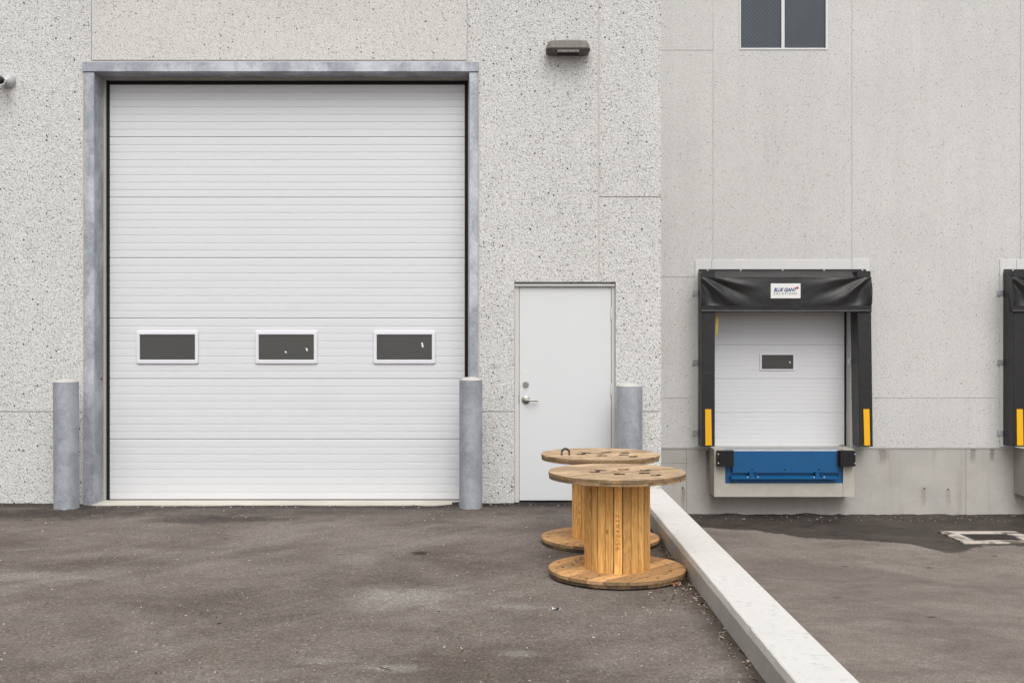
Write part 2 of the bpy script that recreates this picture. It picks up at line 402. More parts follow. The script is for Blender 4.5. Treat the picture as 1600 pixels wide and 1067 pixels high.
def asphalt(name, pit):
    k = NM(name, 0.88, 0.25)
    p = k.pos()
    big = k.noise(k.pos((0.8, 1.1, 1)), 1.0, 9, 0.70, 0.4)
    ang = R(-50) if not pit else R(-115)
    sweep = k.noise(k.pos((0.22, 2.1, 1), (0, 0, ang)), 1.2, 9, 0.68, 0.4)
    med = k.noise(p, 5.0, 8, 0.72)
    fine = k.noise(p, 170, 3, 0.7)
    a, b = ((0.104, 0.084, 0.072), (0.226, 0.197, 0.175)) if not pit else ((0.160, 0.134, 0.117), (0.285, 0.246, 0.217))
    c = k.mix(k.mapr(big, 0.30, 0.66), a, b)
    c = k.mix(k.mapr(sweep, 0.40, 0.72, 0.0, 0.55), c, (0.125, 0.098, 0.083) if not pit else (0.19, 0.160, 0.142))
    c = k.mix(k.mapr(sweep, 0.30, 0.45, 0.35, 0.0), c, (0.29, 0.262, 0.238))
    c = k.mix(k.mapr(med, 0.35, 0.75, 0.0, 0.35), c, (0.20, 0.157, 0.128))
    # scuffed chalky smears
    sm = k.noise(k.pos((1.0, 2.0, 1), (0, 0, R(-35))), 1.5, 8, 0.72, 0.5)
    c = k.mix(k.mapr(sm, 0.62, 0.78, 0.0, 0.5), c, (0.42, 0.40, 0.37))
    if not pit:                                         # chalk dust smears and one oily patch on the yard
        X_, Y_, _z = k.xyz()
        for cx_, cy_, rx_, ry_, am_, cl_ in ((-.66, 6.60, .50, .40, .42, (.38, .36, .335)), (-.60, 5.20, .26, .09, .26, (.42, .44, .40)), (-.02, 6.36, .30, .10, .28, (.42, .42, .39)), (-.95, 5.30, .22, .08, .25, (.42, .42, .38)),
                                          (.02, 5.42, .16, .08, .28, (.42, .42, .38)), (-3.3, 7.2, .75, .22, .40, (.36, .33, .30)), (-2.6, 9.5, .9, .35, .75, (.045, .035, .03)), (-.70, 7.98, .10, .08, .95, (.035, .026, .022)), (-4.4, 9.8, 1.3, .5, .8, (.04, .031, .027))):
            u_ = k.math('DIVIDE', k.math('SUBTRACT', X_, cx_), rx_); v_ = k.math('DIVIDE', k.math('SUBTRACT', Y_, cy_), ry_)
            d_ = k.math('SQRT', k.math('ADD', k.math('MULTIPLY', u_, u_), k.math('MULTIPLY', v_, v_)))
            d_ = k.math('ADD', d_, k.math('MULTIPLY_ADD', med, 2.2, -1.1))
            c = k.mix(k.mapr(d_, 0.15, 1.0, am_, 0.0), c, cl_)
    # oil drips and rubbed black spots
    vo = k.vor(k.pos((1, 1, 0)), 1.15); ro_ = k.math('ADD', vo.outputs['Distance'], k.math('MULTIPLY_ADD', k.noise(p, 9, 5, 0.7), 0.20, -0.10))
    oil = k.math('MULTIPLY', k.math('GREATER_THAN', k.xyz(vo.outputs['Color'])[2], 0.55), k.mapr(ro_, 0.03, 0.085, 0.8, 0.0))
    c = k.mix(oil, c, (0.050, 0.040, 0.035))
    # stones in the mix
    v = k.vor(p, 95); r = k.xyz(v.outputs['Color'])[0]
    c = k.mix(0.75, c, k.mix(1.0, c, k.ramp(r, [(0, 0.62), (0.3, 0.88), (0.6, 1.03), (0.85, 1.2), (0.965, 1.7)], 'CONSTANT'), 'MULTIPLY'))
    v2 = k.vor(p, 34); r2 = k.xyz(v2.outputs['Color'])[1]
    pale = k.math('MULTIPLY', k.math('GREATER_THAN', r2, 0.93), k.mapr(v2.outputs['Distance'], 0.08, 0.16, 1.0, 0.0))
    c = k.mix(k.math('MULTIPLY', pale, 0.75), c, (0.42, 0.38, 0.33))
    x, y, z = k.xyz()
    wob = k.noise(k.pos((1.0, 1.6, 1)), 1.1, 6, 0.62)
    if pit:
        # damp strip along the foot of the dock wall, its outline uneven
        fc = k.n('FloatCurve'); cv = fc.mapping.curves[0]
        pts = [(2.0, 18.0), (3.1, 17.75), (4.2, 17.15), (4.7, 16.75), (5.6, 16.5), (6.1, 16.2), (6.45, 15.55), (7.2, 16.1), (8.5, 15.9), (12.0, 16.2)]
        f = lambda q: ((q[0])/12.0, (q[1]-15.0)/4.0)
        cv.points[0].location = f(pts[0]); cv.points[-1].location = f(pts[-1])
        for q in pts[1:-1]: cv.points.new(*f(q))
        fc.mapping.update()
        k.put(fc.inputs['Value'], k.math('DIVIDE', x, 12.0))
        edge = k.math('MULTIPLY_ADD', fc.outputs[0], 4.0, 15.0)
        yy = k.math('ADD', y, k.math('ADD', k.math('MULTIPLY_ADD', wob, 0.6, -0.3), k.math('MULTIPLY_ADD', med, 0.5, -0.25)))
        wet = k.mapr(k.math('SUBTRACT', yy, edge), -0.03, 0.10)
        wet = k.math('MULTIPLY', k.math('MULTIPLY', wet, k.mapr(big, 0.3, 0.7, 1.0, 0.88)), k.mapr(med, 0.3, 0.7, 0.98, 0.78))
        c = k.mix(wet, c, (0.020, 0.016, 0.014))
        ro = k.mapr(wet, 0, 1, 0.88, 0.62)
    else:
        # dark unworn band along the wall foot, near-black close to the wall, strongest by the entry door
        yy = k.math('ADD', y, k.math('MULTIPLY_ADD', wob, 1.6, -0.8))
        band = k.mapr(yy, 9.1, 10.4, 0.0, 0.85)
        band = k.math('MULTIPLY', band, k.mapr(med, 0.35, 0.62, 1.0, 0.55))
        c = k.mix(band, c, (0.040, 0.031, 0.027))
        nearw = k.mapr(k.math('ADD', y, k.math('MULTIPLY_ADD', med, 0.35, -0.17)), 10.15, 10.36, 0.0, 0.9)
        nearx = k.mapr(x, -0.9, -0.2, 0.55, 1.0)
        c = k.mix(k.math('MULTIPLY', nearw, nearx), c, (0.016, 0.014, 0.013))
        # dirt caught at the foot of the curb
        cw = k.math('ADD', x, k.math('MULTIPLY_ADD', med, 0.20, -0.10))
        c = k.mix(k.mapr(cw, 0.98, 1.17, 0.0, 0.72), c, (0.045, 0.032, 0.025))
        ro = 0.88
    k.bump(k.math('ADD', k.math('MULTIPLY', v.outputs['Distance'], -0.8), fine), 0.35, 0.006)
    return k.out(c, ro)
M['asphalt'] = asphalt('worn_asphalt', False)
M['asphalt_pit'] = asphalt('ramp_asphalt', True)

def curb_mat():
    k = NM('painted_curb', 0.75, 0.25)
    n = k.noise(k.pos((2, 1, 1)), 2.2, 6, 0.65); f = k.noise(k.pos(), 22, 5, 0.68)
    c = k.mix(n, (0.60, 0.588, 0.562), (0.71, 0.698, 0.672))
    c = k.mix(k.mapr(f, 0.53, 0.70, 0, 0.45), c, (0.40, 0.385, 0.36))
    sc_ = k.noise(k.pos((7, 1.6, 1), (0, 0, R(25))), 2.0, 6, 0.7)
    c = k.mix(k.mapr(sc_, 0.60, 0.74, 0, 0.32), c, (0.33, 0.32, 0.305))
    k.bump(f, 0.25, 0.004)
    return k.out(c)
M['curb_top'] = curb_mat()
M['curb'] = concrete('curb_concrete', (0.45, 0.425, 0.39), 0.3, 11.0, 0.3)

# ------------------------------------------------------------------ the ground
Yw, Yo, Ym = 10.50, 10.75, 10.58          # front wall face, overhead door, entry door
Yd = 18.86                                # dock wall face
PIT = Z(806, Yd)                          # yard level in front of the docks
XC = X(1033, Yw)                          # building corner, also the outer side of the curb
CX0, CX1 = 1.185, XC + 0.006

def ground_sheet(name, xs, ys, zf, m):
    bm = bmesh.new(); g = [[bm.verts.new((x, y, zf(x, y))) for y in ys] for x in xs]
    for i in range(len(xs)-1):
        for j in range(len(ys)-1):
            bm.faces.new((g[i][j], g[i+1][j], g[i+1][j+1], g[i][j+1]))
    me = bpy.data.meshes.new(name); bm.to_mesh(me); bm.free()
    for p in me.polygons: p.use_smooth = True
    return kind(link(name, me, m), 'structure')
def lin(a, b, n): return [a + (b-a)*i/n for i in range(n+1)]
def zyard(x, y):
    if abs(x) > 9 or y < -2: return 0.0
    z = 0.010*(noise.noise(Vector((x*0.9, y*0.9, 0)))) + 0.003*noise.noise(Vector((x*5, y*5, 3)))
    if y > 10.0: z += 0.012*max(0, noise.noise(Vector((x*6, y*6, 9))))*min(1, (y-10)/.3) - min(1, (y-10)/.4)*(0.006 + 0.022*max(0, min(1, (-x-.55)/.2))*max(0, min(1, (x+4.35)/.15)))
    return z
ground_sheet('asphalt_yard', [-300, -60] + lin(-9, 1.3, 100), [-300, -40] + lin(-2, 10.0, 110) + lin(10.05, 10.6, 12), zyard, M['asphalt'])
ground_sheet('asphalt_yard', [1.3, 20, 60, 300], [-300, -40, -6.0], lambda x, y: 0.0, M['asphalt'])
def zpit(x, y):
    z = PIT + max(0.0, 14.2 - y) * (-PIT) / 20.2
    if y > -5.5:
        z += 0.012*noise.noise(Vector((x*0.8, y*0.8, 5)))
        if y > 18.5: z += (y-18.5)/0.36*(0.025 + 0.05*max(0, noise.noise(Vector((x*2.2, 0, 2)))) + 0.02*noise.noise(Vector((x*9, y*9, 2))))
    return z
ground_sheet('loading_ramp', lin(1.3, 12, 90) + [20, 60, 300], lin(-6, 14.2, 60) + lin(14.4, 18.3, 24) + lin(18.5, 19.0, 10), zpit, M['asphalt_pit'])

# ------------------------------------------------------------------ front building
TOP = 9.6
fb = thing('warehouse_building', 'speckled exposed aggregate warehouse front with tall white overhead door and white entry door', 'building', (0, Yw, 0))
fb_off = Vector((0, -Yw, 0))
def under(o, root):
    """keeps world coordinates of a part under a root that only has a location"""
    o.matrix_parent_inverse = Matrix.Translation(-Vector(root.location)); return o
def part(mb, name, m, root, smooth=False):
    return under(mb.build(name, m, root, smooth), root)
x = lambda p: X(p, Yw)
z = lambda p: Z(p, Yw)
D_OP = (x(131), x(746), -1, z(96))                      # overhead opening
E_OP = (x(803.5), x(962), -1, z(440.5))                 # entry opening
g = 0.005
def wp(x0, x1, z0, z1, m, holes=(D_OP, E_OP)):
    return part(panel_mb(x0, x1, z0, z1, Yw, Yw+0.2, holes), 'wall_panel', m, fb)
zj = z(643)
wp(-16, x(143)-g, zj+g, TOP, M['agg'])
wp(-16, x(143)-g, -0.25, zj-g, M['agg'])
wp(x(143)+g, x(730)-g, z(94), TOP, M['agg_top'])
wp(x(730)+g, x(935)-g-.004, zj+g, TOP, M['agg'])
wp(x(730)+g, x(935)-g, -0.25, zj-g, M['agg'])
wp(x(935)+g+.004, XC, z(308)+g, TOP, M['agg'])
wp(x(935)+g+.004, XC, zj+g, z(308)-g, M['agg'])
wp(x(935)+g, XC, -1.9, zj-g, M['agg'])
part(panel_mb(-16, XC-0.012, -0.3, TOP-0.01, Yw+0.012, Yw+0.25, ((x(131)-.001, x(746)+.001, -1, z(96)+.001), (x(803.5)-.001, x(962)+.001, -1, z(440.5)+.001))), 'wall_core', M['mortar'], fb)
b = MB(); b.box(XC-0.2, XC-0.002, Yw+0.251, Yd-0.002, -1.9, TOP-0.02); part(b, 'side_wall', M['agg_fine'], fb)
b = MB(); b.box(-16.02, XC+0.02, Yw-0.03, Yd+0.3, TOP+0.001, TOP+0.12); part(b, 'roof_edge', M['galv'], fb)
# concrete threshold
b = MB(); b.box(X(160, Yo), X(735, Yo), Yw-0.03, Yo+0.3, -0.3, Z(781.0, Yo), 0.004); part(b, 'door_sill', M['sill'], fb)
b = MB(); b.box(x(804.5), x(961), Yw-0.01, Yw+0.3, -0.3, Z(784, Ym)-.004, 0.004); part(b, 'door_sill', M['sill'], fb)

# galvanized channel round the overhead door
sf = part(MB().box(X(128, Yw-.03), X(747.5, Yw-.03), Yw-0.03, Yo-0.02, Z(112.2, Yw-.03), Z(97, Yw-.03), 0.004), 'steel_door_frame', M['galv'], fb)
def sub(mb, name, m, par, smooth=False):
    o = mb.build(name, m, par, smooth); o.matrix_parent_inverse = Matrix.Translation(-Vector(fb.location) if par.parent is fb else Vector((0, 0, 0)))
    return o
def child(mb, name, m, par, smooth=False):
    """sub-part given in the same coordinates as its parent's mesh"""
    return mb.build(name, m, par, smooth)
zl = Z(112.2, Yw-.03)
child(MB().box(X(130.5, Yw-.02), X(147, Yw-.02), Yw-0.02, Yo-0.02, -0.06, zl-.002, 0.005), 'jamb', M['galv'], sf)
child(MB().box(X(733, Yw-.02), X(747, Yw-.02), Yw-0.02, Yo-0.02, -0.06, zl-.002, 0.005), 'jamb', M['galv'], sf)
for dx, px in ((-0.006, 130.5), (0.006, 747)):          # bead of caulk along the wall edge
    xx = X(px, Yw-.02)
    child(MB().box(min(xx, xx+2*dx), max(xx, xx+2*dx), Yw-0.006, Yw+.01, -0.05, z(96)-.004), 'caulk_bead', M['strip'], sf)
child(MB().box(x(131), x(746), Yw-0.006, Yw+.01, Z(97, Yw-.03)+.001, Z(97, Yw-.03)+.014), 'caulk_bead', M['strip'], sf)
rb = MB().lathe([(0.001, 0), (0.014, 0), (0.013, 0.006), (0.001, 0.008)], 10, Matrix.Translation((X(147, Yw-.02)+.001, 10.66, Z(592, 10.66))) @ Matrix.Rotation(R(90), 4, 'Y'))
child(rb, 'rusty_bolt', plain('rust', (0.20, 0.09, 0.035), 0.9, 0.1, var=0.3, scale=80), sf)
# strips and black gasket
b = MB()
xl, xr, zt = X(166, Yo-.02), X(731.5, Yo-.02), Z(125.5, Yo-.02)
b.box(X(147, Yw-.02)+.001, xl, Yo-.035, Yo+.05, -0.02, zt); b.box(xr, X(733, Yw-.02)+.06, Yo-.035, Yo+.05, -0.02, zt)
b.box(X(147, Yw-.02)+.001, X(733, Yw-.02)+.06, Yo-.035, Yo+.05, zt+.001, zl+.05)
stp = part(b, 'stop_strip', M['strip'], fb)

def door_leaf(name, x0, x1, zb, sh, n, yf, m, root, gasketw, ribs=8, ztop=None):
    """sectional door: every section a ribbed panel of its own; the leaf's frame carries them"""
    W = x1 - x0
    b = MB(); gx = gasketw
    zt = ztop if ztop else zb + sh*n
    b.box(x0-gx, x0+0.012, yf-0.012, yf+0.012, zb-.012, zt+gx); b.box(x1-0.012, x1+gx, yf-0.012, yf+0.012, zb-.012, zt+gx)
    b.box(x0+0.012, x1-0.012, yf-0.012, yf+0.012, zt-0.012, zt+gx)
    b.box(x0+0.012, x1-0.012, yf-0.004, yf+0.03, zb-.014, zb+0.002)
    b.box(x0-gx, x1+gx, yf+0.014, yf+0.05, zb-.014, zt+gx)
    dr = part(b, name, M['gasket'], root)
    # section profile
    pr = []; rh = (sh-0.0022)/ribs
    for i in range(ribs):
        a = 0.0011 + i*rh
        pr += [(0.000 if i else 0.006, a + (0.0 if i else 0.0)), (0.0, a+0.003), (-0.0004, a+rh*0.5), (0.0, a+rh-0.009), (0.0034, a+rh-0.006), (0.0034, a+rh-0.001)]
    bm = bmesh.new()
    L = [bm.verts.new((x0, yf-.004+q[0], q[1])) for q in pr]; Rr = [bm.verts.new((x1, yf-.004+q[0], q[1])) for q in pr]
    LB = [bm.verts.new((x0, yf+.012, pr[i][1])) for i in (0, -1)]; RB = [bm.verts.new((x1, yf+.012, pr[i][1])) for i in (0, -1)]
    for i in range(len(pr)-1): bm.faces.new((L[i], Rr[i], Rr[i+1], L[i+1]))
    bm.faces.new((L[0], LB[0], RB[0], Rr[0])); bm.faces.new((L[-1], Rr[-1], RB[1], LB[1]))
    bmesh.ops.recalc_face_normals(bm, faces=bm.faces)
    me = bpy.data.meshes.new('door_section'); bm.to_mesh(me); bm.free()
    if me.polygons[2].normal.y > 0: me.flip_normals()
    for i in range(n):
        o = link('door_section', me, m, dr); o.location = (0, 0, zb + i*sh)
    return dr
def door_window(dr, cx, cz, wo, ho, wi, hi, yf):
    """white rounded frame standing proud of the section, dark pane set back in it"""
    def rr(w_, h_, r, n=4):
        pts = []
        for k in range(4):
            sx, sz = ((1, 1), (-1, 1), (-1, -1), (1, -1))[k]
            for i in range(n+1):
                a = R(90*k + 90*i/n)
                pts.append((cx + sx*(w_/2-r) + r*math.cos(a), cz + sz*(h_/2-r) + r*math.sin(a)))
        return pts
    loops = [(rr(wo, ho, .02), yf-.002), (rr(wo, ho, .02), yf-.012), (rr(wo-.012, ho-.012, .018), yf-.018),
             (rr(wi+.012, hi+.012, .006), yf-.020), (rr(wi, hi, .004), yf-.014), (rr(wi, hi, .004), yf-.004)]
    bm = bmesh.new(); vs_ = [[bm.verts.new((p[0], yy, p[1])) for p in pts] for pts, yy in loops]
    for a, c in zip(vs_, vs_[1:]):
        for i in range(len(a)): bm.faces.new((a[i], a[(i+1) % len(a)], c[(i+1) % len(a)], c[i]))
    bmesh.ops.recalc_face_normals(bm, faces=bm.faces)
    me = bpy.data.meshes.new('window_frame'); bm.to_mesh(me); bm.free()
    link('window_frame', me, M['pvc'], dr)
    child(MB().box(cx-wi/2-.002, cx+wi/2+.002, yf-.008, yf-.0055, cz-hi/2-.002, cz+hi/2+.002), 'window_pane', M['pane'], dr)
def white_mark(dr, cx, cz, w_, h_, lean, yf):  # thin white sliver that paints a reflection on a door pane
    child(MB().prism([(cx-w_/2, cz-h_/2), (cx+w_/2, cz-h_/2+.004), (cx+w_/2+lean, cz+h_/2), (cx-w_/2+lean*1.2, cz+h_/2-.003)], 'y', yf-.0095, yf-.0085), 'painted_reflection', M['white_mark'], dr)

zb = Z(780, Yo)
od = door_leaf('overhead_door', X(170, Yo), X(728, Yo), zb, 94.3*Yo/F, 7, Yo, M['door'], fb, 0.026, ztop=Z(131, Yo))
s_ = Yo / F
for px in (262.3, 447.8, 632):
    door_window(od, X(px, Yo), Z(542.5, Yo), 97*s_, 52*s_, 86*s_, 39*s_, Yo-.004)
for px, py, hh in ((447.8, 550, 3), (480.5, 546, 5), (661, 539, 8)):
    white_mark(od, X(px, Yo), Z(py, Yo), 2.2*s_, hh*s_, -1.5*s_, Yo-.004)

# entry door
b = MB()
e0, e1, et = x(803.5)+.002, x(962)-.002, z(440.5)-.002
l0, l1, lt, lb = X(811.5, Ym), X(954.5, Ym), Z(449.5, Ym), Z(781, Ym)
b.box(e0, l0-.004, Ym-.03, Ym+.06, -0.02, et); b.box(l1+.004, e1, Ym-.03, Ym+.06, -0.02, et); b.box(l0-.004, l1+.004, Ym-.03, Ym+.06, lt+.004, et)
b.box(l0-.004, l1+.004, Ym+.035, Ym+.06, lb-.02, lt+.004)
df = part(b, 'door_frame', M['entry_frame'], fb)
child(MB().prism([(Ym-.031, Z(447.5, Ym)), (Ym-.058, Z(447.2, Ym)), (Ym-.058, Z(444.6, Ym)), (Ym-.031, Z(442.6, Ym))], 'x', e0+.002, e1-.002), 'drip_cap', M['alum'], df)
for px in (815.5, 891, 955.5):
    child(MB().lathe([(.001, 0), (.008, 0), (.006, .004), (.001, .005)], 8, Matrix.Translation((X(px, Ym), Ym-.052, Z(444.4, Ym))) @ Matrix.Rotation(R(90), 4, 'X')), 'screw', M['dark_steel'], df)
child(MB().box(l0-.007, l0-.0035, Ym-.032, Ym-.0295, Z(630, Ym), Z(617, Ym)), 'strike_plate', M['dark_steel'], df)
ed = part(MB().box(l0, l1, Ym-.022, Ym+.022, lb, lt, 0.002), 'entry_door', M['entry'], fb)
RX = Matrix.Rotation(R(90), 4, 'X')
hp = Vector((X(821.5, Ym), Ym-.022, Z(624.5, Ym)))
child(MB().lathe([(.001, 0), (.041, 0), (.041, .006), (.034, .012), (.016, .014), (.014, .05), (.001, .052)], 24, Matrix.Translation(hp) @ RX)
      .tube([hp+Vector((0, -.048, 0)), hp+Vector((.03, -.052, 0)), hp+Vector((.08, -.052, -.001)), hp+Vector((.118, -.047, -.003))], .010, 10), 'lever_handle', M['steel'], ed, 40)
dp = Vector((X(821.5, Ym), Ym-.022, Z(600.5, Ym)))
child(MB().lathe([(.001, 0), (.030, 0), (.029, .010), (.022, .020), (.012, .021), (.001, .018)], 24, Matrix.Translation(dp) @ RX).box(dp.x-.002, dp.x+.002, dp.y-.0235, dp.y-.018, dp.z-.009, dp.z+.009), 'deadbolt', M['steel'], ed, 40)
child(MB().box(X(816.5, Ym), X(825, Ym), Ym-.0235, Ym-.0222, Z(580.6, Ym), Z(579.4, Ym)), 'pale_label', M['white_mark'], ed)
for py in (490, 608, 732):
    child(MB().lathe([(.001, 0), (.007, .0), (.008, .004), (.008, .118), (.007, .122), (.001, .122)], 10, Matrix.Translation((l1+.002, Ym-.030, Z(py, Ym)-.061))), 'hinge', M['alum'], ed, 40)
child(MB().box(l0+.002, l1-.002, Ym-.012, Ym+.012, lb-.016, lb-.001), 'door_sweep', M['gasket'], ed)

# ------------------------------------------------------------------ dock building
db = thing('dock_building', 'smoother pale concrete warehouse wall with loading docks and a two-pane window', 'building', (6, Yd, 0))
dx_ = lambda p: X(p, Yd)
dz_ = lambda p: Z(p, Yd)
STEP = 476 * Yd / F
ops = [(dx_(1099)+k*STEP, dx_(1328.5)+k*STEP, -1.0, dz_(440)) for k in (0, 1)]
WIN = (dx_(1155), dx_(1293.5), dz_(78.5), dz_(-45))
holes = ops + [WIN]
zt, zf, z622, z433, z79 = TOP, dz_(699.5), dz_(622), dz_(433), dz_(79)
vj = [dx_(1114), dx_(1331), dx_(1594), dx_(1811)]
g = 0.0045
def dpnl(a, b_, c, d): return part(panel_mb(a, b_, c, d, Yd, Yd+.2, holes), 'wall_panel', M['agg_fine'], db)
for a, c in ((z79+g, zt), (z433+g, z79-g), (z622+g, z433-g), (zf, z622-g)): dpnl(XC+.004, vj[0]-g, a, c)
dpnl(vj[0]+g, vj[1]-g, z622+g, zt); dpnl(vj[1]+g, vj[2]-g, z622+g, zt); dpnl(vj[1]+g, vj[2]-g, zf, z622-g)
dpnl(vj[2]+g, vj[3]-g, z622+g, zt); dpnl(vj[3]+g, 26, z622+g, zt); dpnl(vj[3]+g, 26, zf, z622-g)
part(panel_mb(XC-.1, 26, zf-.02, TOP-.01, Yd+.010, Yd+.25, [(h[0]-.001, h[1]+.001, h[2]-.001, h[3]+.001) for h in holes]), 'wall_core', M['mortar'], db)
b = MB(); b.box(XC+.021, 26.02, Yd-.03, Yd+.3, TOP+.001, TOP+.12); part(b, 'roof_edge', M['galv'], db)
# foundation, cast in lifts
zc = dz_(723.5)
fx = [XC+.002, dx_(1073), dx_(1510), dx_(1945), 26.0]
for i in range(4):
    a, c = fx[i]+.003, fx[i+1]-.003
    if i == 0:
        part(MB().box(a, c, Yd+.022, Yd+.4, -2.2, zc-.003), 'foundation_wall', M['found'], db)
        part(MB().box(a, c, Yd+.024, Yd+.4, zc+.002, zf-.022), 'foundation_wall', M['found'], db)
    else:
        part(MB().box(a, c, Yd+.020, Yd+.4, -2.2, zf-.022), 'foundation_wall', M['found'], db)
part(MB().box(XC+.004, 26, Yd+.034, Yd+.38, -2.1, zf-.001), 'foundation_core', M['mortar_dark'], db)
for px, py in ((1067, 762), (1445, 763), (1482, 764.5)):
    part(MB().lathe([(.001, 0), (.016, 0), (.013, .003), (.001, .003)], 12, Matrix.Translation((dx_(px), Yd+.0195, dz_(py))) @ RX), 'dark_hole_disc', M['dark_steel'], db)  # flat dark disc, painted shade in place of a cut form-tie hole
def streak(px, py, h_, w_, col, seed):
    k = NM('rust_run', 0.9, 0.1); n = k.noise(k.pos((30, 30, 3), off=(seed, 0, 0)), 1.0, 5, 0.7)
    zz = k.xyz()[2]
    fade = k.mapr(zz, dz_(py)-h_, dz_(py), 0.0, 0.42, False)
    k.b.inputs['Alpha'].default_value = 1
    xx = k.math('ABSOLUTE', k.math('SUBTRACT', k.xyz()[0], dx_(px)))
    xx = k.math('ADD', xx, k.math('MULTIPLY_ADD', k.noise(k.pos((1, 1, 1), off=(seed, 0, 0)), 7.0, 5, 0.6), w_*.5, -w_*.25))
    side = k.mapr(xx, w_*.08, w_*.42, 1.0, 0.0)
    k.put(k.b.inputs['Alpha'], k.math('MULTIPLY', side, k.math('MULTIPLY', fade, k.mapr(n, 0.3, 0.7, 0.35, 0.85))))
    part(MB().box(dx_(px)-w_/2, dx_(px)+w_/2, Yd+.0165, Yd+.0185, dz_(py)-h_, dz_(py)), 'rust_run', k.out(col), db)
streak(1068, 763, 0.38, 0.12, (0.40, 0.29, 0.19), 1.0)
streak(1444, 764, 0.36, 0.15, (0.48, 0.40, 0.31), 2.0)
streak(1482, 765, 0.36, 0.14, (0.48, 0.40, 0.31), 3.0)
streak(1521, 701, 0.28, 0.16, (0.20, 0.19, 0.175), 4.0)
streak(1551, 701, 0.26, 0.15, (0.20, 0.19, 0.175), 5.0)
streak(1380, 701, 0.30, 0.30, (0.26, 0.25, 0.23), 6.0)
streak(1106, 703, 0.85, 0.11, (0.17, 0.15, 0.12), 7.0)

# two-pane window
wx0, wx1, wz0, wz1 = WIN
b = MB()
fw = 0.028; mx = dx_(1223.3)
y0, y1 = Yd-.012, Yd+.12
b.box(wx0+.001, wx0+fw, y0, y1, wz0+.001, wz1-.001, .003); b.box(wx1-fw*1.4, wx1-.001, y0, y1, wz0+.001, wz1-.001, .003)
b.box(wx0+fw, wx1-fw*1.4, y0, y1, wz0+.001, wz0+.034, .003); b.box(wx0+fw, wx1-fw*1.4, y0, y1, wz1-.03, wz1-.001, .003)
wo = part(b, 'window', M['alum'], db)
child(MB().box(mx-.028, mx+.028, Yd-.010, y1-.002, wz0+.034, wz1-.03, .003), 'mullion', M['alum'], wo)
child(MB().box(wx0+fw, mx-.028, Yd+.03, Yd+.04, wz0+.034, wz1-.03), 'window_pane', M['pane_up'], wo)
child(MB().box(mx+.028, wx1-fw*1.4, Yd+.03, Yd+.04, wz0+.034, wz1-.03), 'window_pane', M['pane_up'], wo)

def place(o, k):
    o.location.x += k*STEP; return o
def part_shift(mb, name, m, k, smooth=False):
    o = part(mb, name, m, db, smooth); o.location.x += k*STEP; return o
Ydd = Yd + .22
Yp = Yd - .42
Pd = lambda p: X(p, Yp)
Qd = lambda p: Z(p, Yp)
for k in (0, 1):
    # white boards round the dock opening
    bx = k*STEP
    def board(a, b_, c, d, yy): 
        part(MB().box(dx_(a)+bx, dx_(b_)+bx, Yd-.018-yy, Yd-.001, dz_(d), dz_(c), .003), 'trim_board', M['board'], db)
    board(1086, 1111.6, 405.5, 698, 0); board(1112, 1330.6, 406, 439, .001); board(1331, 1358, 405, 698, 0)
    # sectional dock door
    dd = door_leaf('dock_door', X(1099, Ydd)+bx, X(1320, Ydd)+bx, Z(697.5, Ydd), 53*Ydd/F, 5, Ydd, M['door'], db, 0.022)
    q = Ydd / F
    door_window(dd, X(1214.5, Ydd)+bx, Z(565.5, Ydd), 55*q, 27*q, 49*q, 22*q, Ydd-.004)
    white_mark(dd, X(1234.5, Ydd)+bx, Z(566, Ydd), 1.4*q, 3.2*q, -1.0*q, Ydd-.004)
    child(MB().box(X(1311, Ydd)+bx, X(1318, Ydd)+bx, Ydd-.02, Ydd-.005, Z(696.2, Ydd), Z(695.2, Ydd)), 'latch', M['dark_steel'], dd)
    child(MB().box(X(1321.8, Ydd)+bx, ops[k][1]-.002, Ydd-.03, Ydd+.04, -.29, 2.5), 'track', M['galv'], dd)
    child(MB().box(ops[k][0]+.002, ops[k][1]-.002, Ydd-.03, Ydd+.04, Z(697.5, Ydd)+5*53*q-.02, ops[k][3]-.002), 'head_plate', M['galv'], dd)
    # concrete dock platform with the leveler pit left open
    hole = (Pd(1133), Pd(1317), Qd(755), 5)
    pf = part(panel_mb(Pd(1116)+bx, Pd(1316.9)+bx, Qd(776), Qd(702), Yp, Yd+.03, [(hole[0]+bx, hole[1]+bx, hole[2], hole[3])]), 'dock_platform', M['block'], db)
    child(MB().box(Pd(1317.4)+bx, Pd(1335)+bx, Yp+.001, Yd+.03, Qd(776), Qd(702)), 'corner_block', M['block'], pf)
    child(MB().box(ops[k][0]+.002, ops[k][1]-.002, Yd+.031, Ydd+.3, Qd(702)-.3, Qd(702)-.002), 'floor_slab', M['block'], pf)

